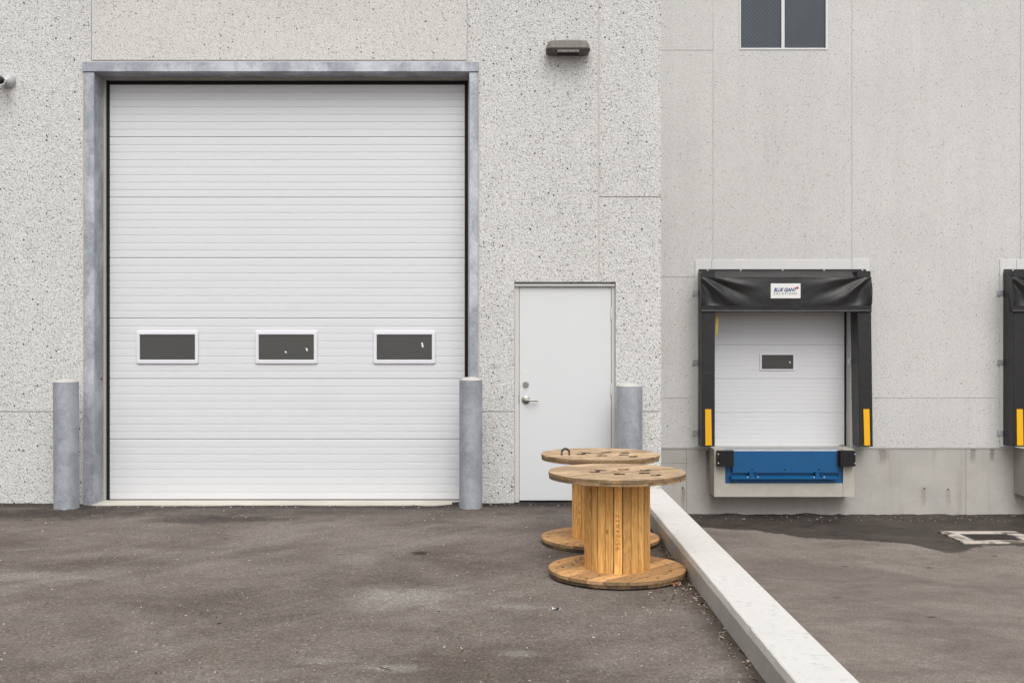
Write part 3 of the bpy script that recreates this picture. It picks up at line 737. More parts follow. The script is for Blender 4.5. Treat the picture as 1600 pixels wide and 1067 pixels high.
# ------------------------------------------------------------------ dock equipment
def leveler(bx, label):
    t = thing('dock_leveler', label, 'dock leveler', (Pd(1225)+bx, Yp, Qd(755)), 'dock levelers under the dock doors')
    def pc(mb, name, m): return under(mb.build(name, m, t), t)
    a, c, d = Pd(1133)+bx+.002, Pd(1317)+bx-.002, Qd(755)+.002
    b = MB()
    b.box(a, Pd(1144)+bx, Yp+.03, Yp+.06, d, Qd(704), .003); b.box(Pd(1309.5)+bx, c, Yp+.03, Yp+.06, d, Qd(704), .003)
    b.box(Pd(1144)+bx, Pd(1309.5)+bx, Yp+.03, Yp+.06, d, Qd(749), .003)
    b.box(a+.002, c-.002, Yp+.2, Yp+.22, d, Qd(704))
    pc(b, 'pit_frame', M['blue'])
    lip = pc(MB().box(Pd(1144)+bx, Pd(1309)+bx, Yp-.03, Yp-.008, Qd(738.5), Qd(704.5), .004), 'lip_plate', M['blue'])
    for px in (1174.5, 1226, 1279):
        child(MB().lathe([(.001, 0), (.016, 0), (.014, .006), (.001, .006)], 10, Matrix.Translation((Pd(px)+bx, Yp-.0305, Qd(733))) @ RX), 'lip_bolt', M['dark_steel'], lip)
    child(MB().tube([(Pd(1144)+bx, Yp-.004, Qd(704)), (Pd(1309)+bx, Yp-.004, Qd(704))], .02, 8), 'hinge_rod', M['tread'], lip)
    pc(MB().box(a, c, Yp+.02, Ydd-.05, Qd(704)+.002, Qd(702)-.003), 'deck_plate', M['tread'])
    pc(MB().box(Pd(1144)+bx, Pd(1309)+bx, Yp+.03, Yp+.05, Qd(745), Qd(738), .003), 'apron_plate', M['blue'])
    pc(MB().prism([(Yp-.085, Qd(747.5)), (Yp-.085, Qd(745.5)), (Yp-.02, Qd(743)), (Yp+.029, Qd(743)), (Yp+.029, Qd(747.5))], 'x', Pd(1141)+bx, Pd(1307)+bx), 'keeper_shelf', M['blue'])
    for px in (1175, 1278):
        kp = pc(MB().box(Pd(px-5.5)+bx, Pd(px-4)+bx, Yp-.075, Yp+.02, Qd(744), Qd(736), .003).box(Pd(px+4)+bx, Pd(px+5.5)+bx, Yp-.075, Yp+.02, Qd(744), Qd(736), .003).box(Pd(px-4)+bx, Pd(px+4)+bx, Yp-.02, Yp-.01+.02, Qd(744), Qd(736)), 'lip_keeper', M['blue'])
        for s in (-1, 1):
            child(MB().box(Pd(px+s*8)+bx-.012, Pd(px+s*8)+bx+.012, Yp-.08, Yp-.055, Qd(745.4), Qd(743.4), .003), 'weld_tab', M['zinc'], kp)
    return t
def bumper(px0, px1, bx, side, label):
    t = thing('dock_bumper', label, 'dock bumper', (Pd((px0+px1)/2)+bx, Yp, Qd(728)), 'rubber bumpers on the dock platforms')
    a, c = Pd(px0)+bx, Pd(px1)+bx; yb = Yp-.033
    b = MB(); n = 9
    for i in range(n):                                  # laminated rubber pads
        u0, u1 = a+(c-a)*i/n+.0015, a+(c-a)*(i+1)/n-.0015
        j = random.uniform(-.004, .004)
        b.box(u0, u1, yb-.11+j, yb, Qd(727)+j, Qd(703.5)+j, .003)
    under(b.build('rubber_block', M['rubber'], t), t)
    bp = under(MB().box(a-.03, c+.03, yb+.001, yb+.0115, Qd(728), Qd(703.2)).build('back_plate', M['dark_steel'], t), t)
    e = a-.016 if side < 0 else c+.016
    pl = under(MB().box(e-.010, e+.010, yb-.105, yb, Qd(727), Qd(703.6), .002).build('end_angle', M['dark_steel'], t), t)
    for py in (708, 722):
        child(MB().lathe([(.001, 0), (.014, 0), (.012, .008), (.001, .009)], 8, Matrix.Translation((e, yb-.105, Qd(py))) @ RX), 'bolt', M['zinc'], pl)
    return t
def shelter(bx, label):
    t = thing('dock_shelter', label, 'dock shelter', (dx_(1225)+bx, Yd, dz_(699)), 'black vinyl dock shelters round the dock doors')
    def pc(mb, name, m, sm=False): return under(mb.build(name, m, t, sm), t)
    yb, yf = Yd-.021, Yd-.40
    f = lambda p: X(p, yf)+bx
    fz = lambda p: Z(p, yf)
    zb_, zt_ = fz(697.5), dz_(426)
    def pad(xb0, xb1, xt0, xt1, stripe):
        bm = bmesh.new(); n = 14; rows = []
        for i in range(n+1):
            u = i/n; zz = zb_ + (zt_-zb_)*u
            x0_, x1_ = xb0+(xt0-xb0)*u, xb1+(xt1-xb1)*u
            wv = .006*noise.noise(Vector((i*.7, xb0, 1)))
            bulge = .010*math.sin(u*9+xb0)
            pts = [(x0_, yb), (x0_-.002+wv, (yb+yf)/2), (x0_+wv*.4, yf+.006), (x0_+.006, yf), ((x0_+x1_)/2, yf-.004+bulge*.3), (x1_-.006, yf), (x1_, yf+.006), (x1_+wv, (yb+yf)/2), (x1_, yb)]
            rows.append([bm.verts.new((p[0], p[1], zz)) for p in pts])
        for a, c in zip(rows, rows[1:]):
            for i in range(len(a)): bm.faces.new((a[i], a[(i+1) % len(a)], c[(i+1) % len(a)], c[i]))
        bm.faces.new(rows[0]); bm.faces.new(rows[-1][::-1])
        bmesh.ops.recalc_face_normals(bm, faces=bm.faces)
        me = bpy.data.meshes.new('side_pad'); bm.to_mesh(me); bm.free()
        for p in me.polygons: p.use_smooth = True
        me.set_sharp_from_angle(angle=R(30))
        pd = under(link('side_pad', me, M['vinyl'], t), t)
        s0, s1, s2, s3, st = stripe
        child(MB().prism([(s0, fz(695.5)), (s1, fz(695.5)), (s3, st), (s2, st)], 'y', yf-.020, yf-.012), 'guide_stripe', M['yellow'], pd)
        return pd
    lp = pad(f(1097), f(1117), f(1097), f(1117), (f(1102), f(1112), f(1101.5), f(1111), fz(639)))
    rp = pad(f(1343), f(1364), f(1339), f(1360.5), (f(1350), f(1359), f(1348.5), f(1357.8), fz(639)))
    # angle clips that hold the pads to the wall boards
    for py in (458, 566, 676):
        child(MB().box(f(1092.5)-.05, f(1097)-.006, yb-.012, yb-.002, dz_(py+4), dz_(py-4), .002), 'clip', M['galv'], lp)
    child(MB().box(f(1337.4)-.05, f(1339)-.003, yb-.07, yb-.05, dz_(569), dz_(560), .002), 'clip', M['galv'], rp)
    # head curtain: sloped top, gathered front
    bm = bmesh.new(); nu, nv = 150, 44
    xb0, xb1, xf0, xf1 = dx_(1091.5)+bx, dx_(1352)+bx, f(1096)-.012, f(1360)+.012
    zT, zF, zB = dz_(422), Z(433, Yp), Z(487.5, Yp)
    rows = []
    for j in range(nv+1):
        v = j/nv; row = []
        for i in range(nu+1):
            u = i/nu
            if v < .18:
                t_ = v/.18; xx = xb0+(xb1-xb0)*u + ((xf0+(xf1-xf0)*u) - (xb0+(xb1-xb0)*u))*t_
                yy = (Yd-.022) + (Yp-(Yd-.022))*t_; zz = zT + (zF-zT)*t_ - .012*math.sin(math.pi*t_)*(1+.5*math.sin(u*21))
            else:
                t_ = (v-.18)/.82; xx = xf0+(xf1-xf0)*u; zz = zF + (zB-zF)*t_; yy = Yp
                hgt = zF-zB; y_ = 0.0
                for sgn in (0, 1):                      # folds fanning from both upper corners
                    uu = u if sgn == 0 else 1-u
                    a_ = uu*(xf1-xf0) + .10; b__ = t_*hgt + .10
                    th = math.atan2(b__, a_*.62); rr_ = math.hypot(a_, b__)
                    ph = th*11.5 + 1.1*sgn + .9*noise.noise(Vector((rr_*2.2, th*2.5, 4+sgn)))
                    amp = .044*math.exp(-((rr_-.52)/.55)**2)*math.sin(min(1.0, t_*1.25)*math.pi)**.55*max(0, 1-uu*2.0)**.45
                    s1 = math.sin(ph); y_ += amp*(s1*abs(s1)**.4)
                y_ += .010*noise.noise(Vector((u*5, t_*2.5, 7)))*math.sin(t_*math.pi)
                yy += y_ - .012*math.sin(t_*math.pi)
                if v > .965: yy -= .010
                zz -= .010*math.sin(u*math.pi)*t_
            row.append(bm.verts.new((xx, yy, zz)))
        rows.append(row)
    for a, c in zip(rows, rows[1:]):
        for i in range(nu): bm.faces.new((a[i], a[i+1], c[i+1], c[i]))
    # end flaps and inner side
    for e in (0, nu):
        wv = bm.verts.new((rows[0][e].co.x, Yd-.022, zB)); pts = [rows[j][e] for j in range(nv+1)] + [wv]
        bm.faces.new(pts if e else pts[::-1])
    bmesh.ops.recalc_face_normals(bm, faces=bm.faces)
    me = bpy.data.meshes.new('head_curtain'); bm.to_mesh(me); bm.free()
    for p in me.polygons: p.use_smooth = True
    me.set_sharp_from_angle(angle=R(55))
    hc = under(link('head_curtain', me, M['vinyl'], t), t)
    md = hc.modifiers.new('thickness', 'SOLIDIFY'); md.thickness = .003; md.offset = 0
    child(MB().box(xb0, xb1, Yd-.045, Yd-.019, zT-.025, zT+.012, .003), 'batten', M['vinyl'], hc)
    for px in (1105, 1156.5, 1222, 1286.5, 1346):
        child(MB().lathe([(.001, 0), (.017, 0), (.013, .006), (.001, .007)], 10, Matrix.Translation((dx_(px)+bx, Yd-.0455, zT-.008)) @ RX), 'screw', M['zinc'], hc)
    # sign
    ys = Yp-.022
    S = lambda p: X(p, ys)+bx
    SZ = lambda p: Z(p, ys)
    sg = pc(MB().box(S(1204.2), S(1250.8), ys-.004, ys+.002, SZ(466.2), SZ(443), .002), 'sign', M['signface'])
    sg['label'] = 'white sign reading BLUE GIANT SOLUTIONS with a red maple leaf'
    T = lambda cx, cy: Matrix.Translation((S(cx), ys-.0048, SZ(cy))) @ RX
    link('lettering', text_mesh('BLUE GIANT', .088, T(1226, 453.2), .34, .0036, 1.0, 36*ys/F), M['ink_blue'], sg)
    link('lettering', text_mesh('SOLUTIONS', .046, T(1226.6, 459.0), .25, .0008, 1.5, 36.5*ys/F), M['ink_grey'], sg)
    lf = [(0, -1), (.08, -.42), (.55, -.52), (.45, -.28), (.98, .12), (.82, .22), (.9, .55), (.55, .48), (.45, .62), (.22, .35), (.32, .92), (.15, .82), (0, 1.15)]
    pts = lf + [(-q[0], q[1]) for q in lf[-2:0:-1]]
    kk = 2.7*ys/F
    child(MB().prism([(S(1245.6)+p[0]*kk, SZ(450.3)+p[1]*kk) for p in pts], 'y', ys-.0056, ys-.0046), 'maple_leaf', M['ink_red'], sg)
    # pull strap looped over the pad
    L_ = lambda pts: [(X(p, Yd-.3)+bx, Yd-.3, Z(q, Yd-.3)) for p, q in pts]
    st = L_([(1118.8, 470), (1119.2, 500), (1118.6, 516), (1118.9, 525)])
    st2 = L_([(1122.6, 470), (1121.8, 500), (1120.4, 516), (1118.9, 525)])
    if bx == 0: pc(MB().tube(st, .009, 6).tube(st2, .009, 6), 'pull_strap', M['strap'])
    return t
for k, lab in ((0, 'below the two-pane window'), (1, 'behind the square floor drain')):
    bx = k*STEP
    leveler(bx, 'blue steel dock leveler set in the concrete dock ' + lab)
    bumper(1121.5, 1143.5, bx, -1, 'black rubber bumper nearer the curb on the dock ' + lab)
    bumper(1309.5, 1330.5, bx, 1, 'black rubber bumper farther from the curb on the dock ' + lab)
    shelter(bx, 'black vinyl dock shelter with yellow stripes on the wall ' + lab)

# ------------------------------------------------------------------ curb
cb = thing('concrete_curb', 'long concrete curb with white painted top between yard and loading ramp', 'curb', ((CX0+CX1)/2, 5, 0))
ys_ = [10.42, 8.8, 6.15, 5.25, 3.2, 0.2, -2.8, -6.0]
CT = 0.15
for y1, y0 in zip(ys_, ys_[1:]):
    n = max(2, int((y1-y0)/.04)); a = y0+.0008; c = y1-.0008
    bm = bmesh.new(); prev = None
    for i in range(n+1):
        y = a+(c-a)*i/n
        j = .004*noise.noise(Vector((y*6, 1, 0))) + .003*noise.noise(Vector((y*23, 2, 0)))
        chip = max(0, noise.noise(Vector((y*9, 5, 5)))-.30)*.022
        pr = [(CX0, -.4), (CX0+j*.4, CT-.030+j-chip*.6), (CX0+.017+j+chip, CT-.004-abs(j)*.5), (CX0+.024+j+chip*1.2, CT), (CX1-.012, CT), (CX1, CT-.012), (CX1, -2.1)]
        cur = [bm.verts.new((p[0], y, p[1])) for p in pr]
        if prev:
            for q in range(len(pr)-1):
                fc = bm.faces.new((prev[q], prev[q+1], cur[q+1], cur[q])); fc.material_index = 1 if q in (2, 3, 4) else 0
        else: bm.faces.new(cur)
        prev = cur
    bm.faces.new(prev[::-1])
    bmesh.ops.recalc_face_normals(bm, faces=bm.faces)
    me = bpy.data.meshes.new('curb_segment'); bm.to_mesh(me); bm.free()
    me.materials.append(M['curb']); me.materials.append(M['curb_top'])
    under(link('curb_segment', me, None, cb), cb)
b = MB(); b.box(CX0+.01, CX1-.01, -5.9, 10.40, -1.8, CT-.045); part(b, 'curb_core', M['curb'], cb)
b = MB()                                                # rough mortar where the curb meets the wall
for i in range(26):
    px, pz = random.uniform(CX0+.06, CX1-.03), CT-.01+random.uniform(-.02, .012)
    bmesh.ops.create_icosphere(b.bm, subdivisions=1, radius=random.uniform(.015, .035), matrix=Matrix.Translation((px, 10.45+random.uniform(-.03, .03), pz)))
part(b, 'mortar_fillet', M['fill'], cb)

# ------------------------------------------------------------------ bollards
def bollard(px0, px1, py_top, Y, label, seed):
    r = (px1-px0)/2*Y/F; cx = X((px0+px1)/2, Y)
    # allow for the oblique view of a cylinder off the optical axis
    r *= 1/math.sqrt(1+(cx/Y)**2)
    t = thing('bollard', label, 'bollard', (cx, Y, 0), 'concrete filled steel bollards')
    h_ = Z(py_top, Y-r)
    b = MB(); b.lathe([(r, -.12), (r, h_), (r-.008, h_), (r-.008, h_-.03)], 48, cap=False)
    p = b.build('pipe', M['pipe'], t, 30)
    b = MB(); n = 40; prof = [(r-.009, h_-.04), (r-.010, h_+.001), (r*.8, h_+.016), (r*.5, h_+.026), (r*.2, h_+.030), (.002, h_+.031)]
    b.lathe(prof, n)
    for v in b.bm.verts:
        if v.co.z > h_-.01: v.co.z += .005*noise.noise(Vector((v.co.x*30+seed, v.co.y*30, v.co.z*30)))
    b.build('concrete_fill', M['fill'], t, 40)
    b = MB()                                            # asphalt squeezed up round the foot
    b.lathe([(r-.004, -.03), (r-.004, .006), (r+.012, .003), (r+.045, -.002), (r+.05, -.03)], 40, cap=False)
    for v in b.bm.verts:
        if v.co.z > 0: v.co.z += .006*noise.noise(Vector((v.co.x*18+seed, v.co.y*18, 0)))
    b.build('asphalt_collar', M['asphalt'], t, 60)
    t.rotation_euler = (0, R((-.3, .15, .1)[int(seed) % 3]), seed)
    return t
bollard(83.5, 124.5, 597.5, 10.13, 'galvanized steel bollard beside the overhead door, away from the entry door', 0.0)
bollard(717.5, 753.5, 594.5, 10.145, 'galvanized steel bollard between the overhead door and the entry door', 1.0)
bollard(963, 1004, 604, 10.22, 'galvanized steel bollard between the entry door and the building corner', 2.0)

# ------------------------------------------------------------------ cable spools
SR, SH, BR = 0.467, 0.70, 0.222
def plank_poly(u0, u1, rad, inset=0.0):
    us = lin(u0, u1, 10); f = lambda u: math.sqrt(max(0, rad*rad-u*u))
    up = [(u, f(u)) for u in us]; dn = [(u, -f(u)) for u in reversed(us)]
    pts = up + dn; o = []
    for p in pts:
        if not o or math.hypot(p[0]-o[-1][0], p[1]-o[-1][1]) > .002: o.append(p)
    if math.hypot(o[0][0]-o[-1][0], o[0][1]-o[-1][1]) < .002: o.pop()
    return o
def make_cutters(holes):
    b = MB()
    for hx, hy, hr in holes:
        b.lathe([(hr, -1), (hr, 2)], 20, Matrix.Translation((hx, hy, 0)))
    o = b.build('cutter', M['iron']); return o
def flange(t, name, z0, th, ang, nb, mat_up, mat_dn, holes, seed):
    """two crossed layers of boards; each board a piece of its own"""
    rg = random.Random(seed)
    for lay in (0, 1):
        zz0, zz1 = (z0+th/2+.0005, z0+th) if lay else (z0, z0+th/2-.0005)
        a = ang + (R(90) if not lay else 0)
        hs = [(hx*math.cos(-a)-hy*math.sin(-a), hx*math.sin(-a)+hy*math.cos(-a), hr) for hx, hy, hr in holes]
        cut = make_cutters(hs) if hs else None
        wsum = [rg.uniform(.8, 1.2) for _ in range(nb)]; tot = sum(wsum); u = -SR
        for i in range(nb):
            u1 = u + 2*SR*wsum[i]/tot
            rad = SR + rg.uniform(-.004, .001) - (.003 if not lay else 0)
            dz = rg.uniform(-.0012, .0012)
            b = MB(); b.prism(plank_poly(max(u+.0012, -rad), min(u1-.0012, rad), rad), 'z', zz0, zz1 + (dz if lay else 0))
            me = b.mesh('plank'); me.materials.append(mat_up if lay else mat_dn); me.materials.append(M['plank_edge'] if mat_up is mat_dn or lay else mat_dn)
            for p_ in me.polygons: p_.material_index = 0 if abs(p_.normal.z) > .5 else 1
            o = link(name, me, None, t); o.rotation_euler.z = a
            if cut and any(u-.06 < h_[0] < u1+.06 for h_ in hs):
                o.parent = None; o.rotation_euler.z = 0
                md = o.modifiers.new('b', 'BOOLEAN'); md.object = cut; md.operation = 'DIFFERENCE'; md.solver = 'EXACT'
                dg = bpy.context.evaluated_depsgraph_get(); dg.update()
                me2 = bpy.data.meshes.new_from_object(o.evaluated_get(dg)); o.modifiers.clear()
                o.data = me2; o.parent = t; o.rotation_euler.z = a
            u = u1
        if cut:
            cm = cut.data; bpy.data.objects.remove(cut); bpy.data.meshes.remove(cm)
def spool(loc, ang, seed, label, stamp, loop):
    t = thing('cable_spool', label, 'cable spool', loc, 'wooden cable spools by the curb')
    holes = [(0, 0, .042), (-.155, .115, .028), (.215, .19, .022), (-.10, -.12, .020)]
    flange(t, 'flange_plank', SH-.042, .042, ang, 7, M['plank'], M['plank'], holes, seed)
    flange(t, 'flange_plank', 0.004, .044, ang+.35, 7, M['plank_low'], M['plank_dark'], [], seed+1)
    n = 24; sw = BR*2*math.tan(math.pi/n)
    b = MB(); b.prism([(-sw/2+.0022, BR), (sw/2-.0022, BR), (sw/2-.0055, BR-.026), (-sw/2+.0055, BR-.026)], 'z', 0.0475, SH-.0425)
    bmesh.ops.bevel(b.bm, geom=[e for e in b.bm.edges if abs(e.verts[0].co.z-e.verts[1].co.z) > .3 and e.verts[0].co.y > BR-.001], offset=.003, segments=2, affect='EDGES')
    me = b.mesh('stave'); rg = random.Random(seed+9)
    a0 = ang*.3
    for i in range(n):
        o = link('stave', me, M['stave'], t); o.rotation_euler.z = a0 + 2*math.pi*i/n + rg.uniform(-.004, .004)
        k = 1 + rg.uniform(-.008, .008); o.scale = (1, k, 1)
    # dark inner sleeve paints the shade seen through the stave gaps
    b = MB(); b.lathe([(BR-.028, .046), (BR-.028, SH-.043)], 24, cap=False); b.build('dark_gap_backing', M['dark_steel'], t)
    # steel anchor clips and nail heads on the top
    rg = random.Random(seed+20)
    def clip(px, py, a, w_, parent):
        b = MB(); h_ = SH+.0012
        for s in (-1, 1):
            Mx = Matrix.Translation((px, py, 0)) @ Matrix.Rotation(a + s*R(28), 4, 'Z')
            pts = [Mx @ Vector(q) for q in ((0, -.008, 0), (s*w_, -.008, 0), (s*w_, .008, 0), (0, .008, 0))]
            b.prism([(p.x, p.y) for p in (pts if s > 0 else pts[::-1])], 'z', h_, h_+.004+(s*.0006))
        b.build('anchor_clip', M['dark_steel'], parent)
    for (cx_, cy_, a) in ((-.11, .045, 3.3), (.055, .075, .1), (-.15, -.06, .3), (.0, -.155, 3.2), (.20, .03, .2), (.17, -.10, 3.4), (.24, -.24, .4)):
        clip(cx_, cy_, a, .040, t)
    b = MB()
    for i in range(46):
        a = 2*math.pi*i/46 + rg.uniform(-.04, .04); rr_ = rg.choice((.30, .36, .41)) + rg.uniform(-.012, .012)
        mx = Matrix.Translation((rr_*math.cos(a), rr_*math.sin(a), .048)) @ Matrix.Rotation(a+rg.uniform(-.3, .3), 4, 'Z')
        vs0 = set(b.bm.verts); b.box(-.010, .010, -.0022, .0022, -.001, .0018)
        bmesh.ops.transform(b.bm, matrix=mx, verts=[v for v in b.bm.verts if v not in vs0])
    kind(b.build('nail_heads', M['dark_steel'], t), 'stuff')
    if stamp:
        # ink stencil running up one stave that faces the yard
        best = min(range(n), key=lambda i: abs(((a0+2*math.pi*i/n+math.pi/2) - R(-98) + math.pi) % (2*math.pi) - math.pi))
        a = a0 + 2*math.pi*best/n
        Mt = Matrix.Rotation(a + math.pi, 4, 'Z') @ Matrix.Translation((0, -BR-.0030, .325)) @ RX @ Matrix.Rotation(R(90), 4, 'Z')
        o = link('stamped_lettering', text_mesh('95/24X17', .040, Mt, 0, 0, 1.25, .235, .0002), M['ink_black'], t)
    if loop:
        pts = []
        for i in range(13):
            a = R(-25 + 230*i/12); pts.append((.0 + .030*math.cos(a), 0, .026 + .034*math.sin(a)))
        b = MB(); b.tube([(p[0]-.285, p[1]-.20, SH+p[2]) for p in pts], .009, 8); b.build('steel_loop', M['iron'], t, 50)
    return t
SPY1, SPY2 = 7.25, 8.39
spool((X(964, SPY1), SPY1, 0.004), R(-62), 3, 'wooden cable spool with dark stamped lettering on its barrel', True, False)
spool((X(938, SPY2), SPY2, 0.004), R(-75), 14, 'wooden cable spool with a dark steel loop on top, by the entry door', False, True)

# ------------------------------------------------------------------ wall light
wlx, wly = x(886.5), Yw
t = thing('wall_light', 'dark bronze ribbed wall pack light above the entry door', 'light', (wlx, Yw, Z(88, Yw)))
W2, D, ZB = 0.218, 0.19, Z(88, Yw)+.002
def light_outline(w2, d, r=.075, n=8):
    pts = [(-w2*.97, 0)]
    for s in (-1, 1):
        for i in range(n+1):
            a = R(180-90*i/n) if s < 0 else R(90-90*i/n)
            pts.append((s*(w2-r)+r*math.cos(a), -(d-r)-r*math.sin(a)))
    pts.append((w2*.97, 0)); return pts
bm = bmesh.new(); lv = []
for zz, kx, kd in ((0, .76, .60), (.006, .90, .86), (.014, .97, .97), (.024, 1.0, 1.0), (.028, .99, .985)):
    lv.append([bm.verts.new((p[0]*kx, p[1]*kd-.002, zz)) for p in light_outline(W2, D)])
for a, c in zip(lv, lv[1:]):
    for i in range(len(a)): bm.faces.new((a[i], a[(i+1) % len(a)], c[(i+1) % len(a)], c[i]))
bm.faces.new(lv[0]); bmesh.ops.recalc_face_normals(bm, faces=bm.faces)
me = bpy.data.meshes.new('housing'); bm.to_mesh(me); bm.free()
for p in me.polygons: p.use_smooth = True
me.set_sharp_from_angle(angle=R(35))
ho = link('housing', me, M['bronze_dark'], t)
bm = bmesh.new(); lv = []; NR = 96
def ribbed(kx, kd, zz, amp):
    pts = light_outline(W2, D, .075, 10); out = []
    for (a, c) in zip(pts, pts[1:]):
        m_ = 40 if abs(a[1]-c[1]) < 1e-6 and abs(a[0]-c[0]) > .1 else 2
        for i in range(m_): out.append((a[0]+(c[0]-a[0])*i/m_, a[1]+(c[1]-a[1])*i/m_))
    out.append(pts[-1])
    return [bm.verts.new((p[0]*kx, p[1]*kd-.002+(amp*(1 if (i//2) % 2 else -1) if abs(p[1]+D) < 1e-4 else 0), zz)) for i, p in enumerate(out)]
for zz, kx, kd, am in ((.031, 1.0, 1.0, 0), (.038, 1.0, 1.0, 0), (.046, .985, .985, .002), (.078, .95, .92, .0035), (.106, .89, .80, .0035), (.122, .82, .64, .002), (.128, .74, .48, 0)):
    lv.append(ribbed(kx, kd, zz, am))
for a, c in zip(lv, lv[1:]):
    for i in range(len(a)): bm.faces.new((a[i], a[(i+1) % len(a)], c[(i+1) % len(a)], c[i]))
bm.faces.new(lv[-1]); bm.faces.new(lv[0]); bmesh.ops.recalc_face_normals(bm, faces=bm.faces)
me = bpy.data.meshes.new('ribbed_hood'); bm.to_mesh(me); bm.free()
link('ribbed_hood', me, M['bronze'], t)
child(MB().box(-.105, .105, -.148, -.05, -.005, .008, .002), 'lens_recess', M['gasket'], ho)
ls = child(MB().prism([(-.150, -.003), (-.181, .008), (-.180, .018), (-.149, .010)], 'x', -.104, .104), 'lamp_lens', M['led'], t)
for sx in (-.08, 0, .075):
    child(MB().box(sx-.006, sx+.006, -.170, -.160, -.0015, .008), 'screw', M['dark_steel'], ls)

# ------------------------------------------------------------------ security camera
cx_, cz_ = X(14, Yw), Z(127, Yw)
t = thing('security_camera', 'white bullet security camera on a round base beside the overhead door', 'camera', (cx_, Yw, cz_))
b = MB(); b.lathe([(.001, 0), (.072, 0), (.072, .020), (.062, .042), (.040, .060), (.001, .068)], 28, RX); b.build('mount_base', M['camgrey'], t, 40)
b = MB(); b.tube([(0, -.05, 0), (-.012, -.075, -.012), (-.022, -.11, -.028)], .022, 12); b.build('arm', M['cam'], t, 40)
Mc = Matrix.Translation((-.022, -.12, -.030)) @ Matrix.Rotation(R(22), 4, 'Z') @ Matrix.Rotation(R(10), 4, 'X') @ RX
b = MB(); b.lathe([(.001, -.09), (.036, -.085), (.042, -.07), (.043, .10), (.040, .105), (.036, .098), (.034, .080)], 24, Mc, False); bo = b.build('camera_body', M['cam'], t, 40)
b = MB(); b.lathe([(.001, .080), (.034, .079), (.033, .084), (.018, .086), (.017, .080), (.001, .082)], 24, Mc); b.build('lens', M['lens'], bo, 40)
b = MB(); n = 14
pr = [(.048*math.cos(R(20+140*i/n)), .048*math.sin(R(20+140*i/n))) for i in range(n+1)] + [(.044*math.cos(R(160-140*i/n)), .044*math.sin(R(160-140*i/n))) for i in range(n+1)]
b.prism(pr, 'z', -.05, .110); bmesh.ops.transform(b.bm, matrix=Mc, verts=b.bm.verts); b.build('sun_shield', M['cam'], bo, 40)

# ------------------------------------------------------------------ floor drain
dx0, dx1, dy0, dy1 = 6.92, 8.17, 16.27, 17.25
t = thing('floor_drain', 'square concrete collar with dark iron grate sunk in the ramp asphalt', 'drain', ((dx0+dx1)/2, (dy0+dy1)/2, PIT))
zt_ = .022
w1, d1 = (dx1-dx0)/2, (dy1-dy0)/2
b = MB(); m_ = .20
b.box(-w1, w1, -d1, -d1+m_, -.2, zt_, .006); b.box(-w1, w1, d1-m_, d1, -.2, zt_, .006)
b.box(-w1, -w1+m_+.04, -d1+m_, d1-m_, -.2, zt_, .006); b.box(w1-m_-.04, w1, -d1+m_, d1-m_, -.2, zt_, .006)
b.build('concrete_collar', M['collar'], t)
gw, gd = w1-m_-.045, d1-m_-.005
b = MB(); b.box(-gw, gw, -gd, -gd+.05, -.08, .012); b.box(-gw, gw, gd-.05, gd, -.08, .012); b.box(-gw, -gw+.05, -gd+.05, gd-.05, -.08, .012); b.box(gw-.05, gw, -gd+.05, gd-.05, -.08, .012)
b.build('grate_frame', M['iron'], t)
me = MB().box(-.013, .013, -gd+.05, gd-.05, -.05, .010, .003).mesh('grate_bar')
nb_ = 13
for i in range(nb_):
    o = link('grate_bar', me, M['iron'], t); o.location.x = -gw+.05 + (2*gw-.1)*(i+.5)/nb_
b = MB(); b.box(-gw+.05, gw-.05, -gd+.05, gd-.05, -.25, -.22); b.build('sump', M['dark_steel'], t)

# ------------------------------------------------------------------ loose grit and litter
def grit():
    rg = random.Random(5); base = bmesh.new(); bmesh.ops.create_icosphere(base, subdivisions=1, radius=1.0)
    vs0 = [v.co.copy() for v in base.verts]; base.verts.index_update(); fs0 = [[v.index for v in f.verts] for f in base.faces]; base.free()
    V, Fc = [], []
    def add(x_, y_, z_, r):
        n0 = len(V); m3 = Matrix.Rotation(rg.uniform(0, 6.3), 3, 'Z') @ Matrix.Diagonal((rg.uniform(.7, 1.4), rg.uniform(.6, 1.1), rg.uniform(.4, .75)))
        for v in vs0:
            q = m3 @ (v*r*rg.uniform(.8, 1.15)); V.append((q.x+x_, q.y+y_, q.z+z_))
        Fc.extend([[i+n0 for i in f] for f in fs0])
    for i in range(2000):
        y_ = rg.uniform(3.6, 10.4); x_ = rg.uniform(-.52*y_-.4, 1.15)
        add(x_, y_, zyard(x_, y_)+.001, .0026 + .0055*rg.random()**3)
    for i in range(260):
        x_ = 1.18 - abs(rg.gauss(0, .05)); y_ = rg.uniform(3.4, 10.2); add(x_, y_, .003, .003+.006*rg.random()**2)
    for i in range(160):
        y_ = rg.uniform(10.3, 10.48); x_ = rg.uniform(-5, 1.1); add(x_, y_, zyard(x_, y_)+.003, .004+.007*rg.random()**2)
    for i in range(240):
        y_ = 18.8-abs(rg.gauss(0, .35)); x_ = rg.uniform(2, 10); add(x_, y_, zpit(x_, y_)+.003, .006+.010*rg.random()**2)
    me = bpy.data.meshes.new('loose_grit'); me.from_pydata(V, [], Fc)
    k = NM('grit_stone', 0.9, 0.2); v = k.vor(k.pos(), 40)
    m_ = k.out(k.ramp(k.xyz(v.outputs['Color'])[0], [(0, (.10, .09, .08)), (.35, (.22, .19, .165)), (.55, (.42, .38, .33)), (.86, (.54, .51, .46))], 'CONSTANT'))
    o = link('loose_grit', me, m_); kind(o, 'stuff'); tag(o, 'small loose stones and grit scattered over the asphalt', 'gravel')
grit()
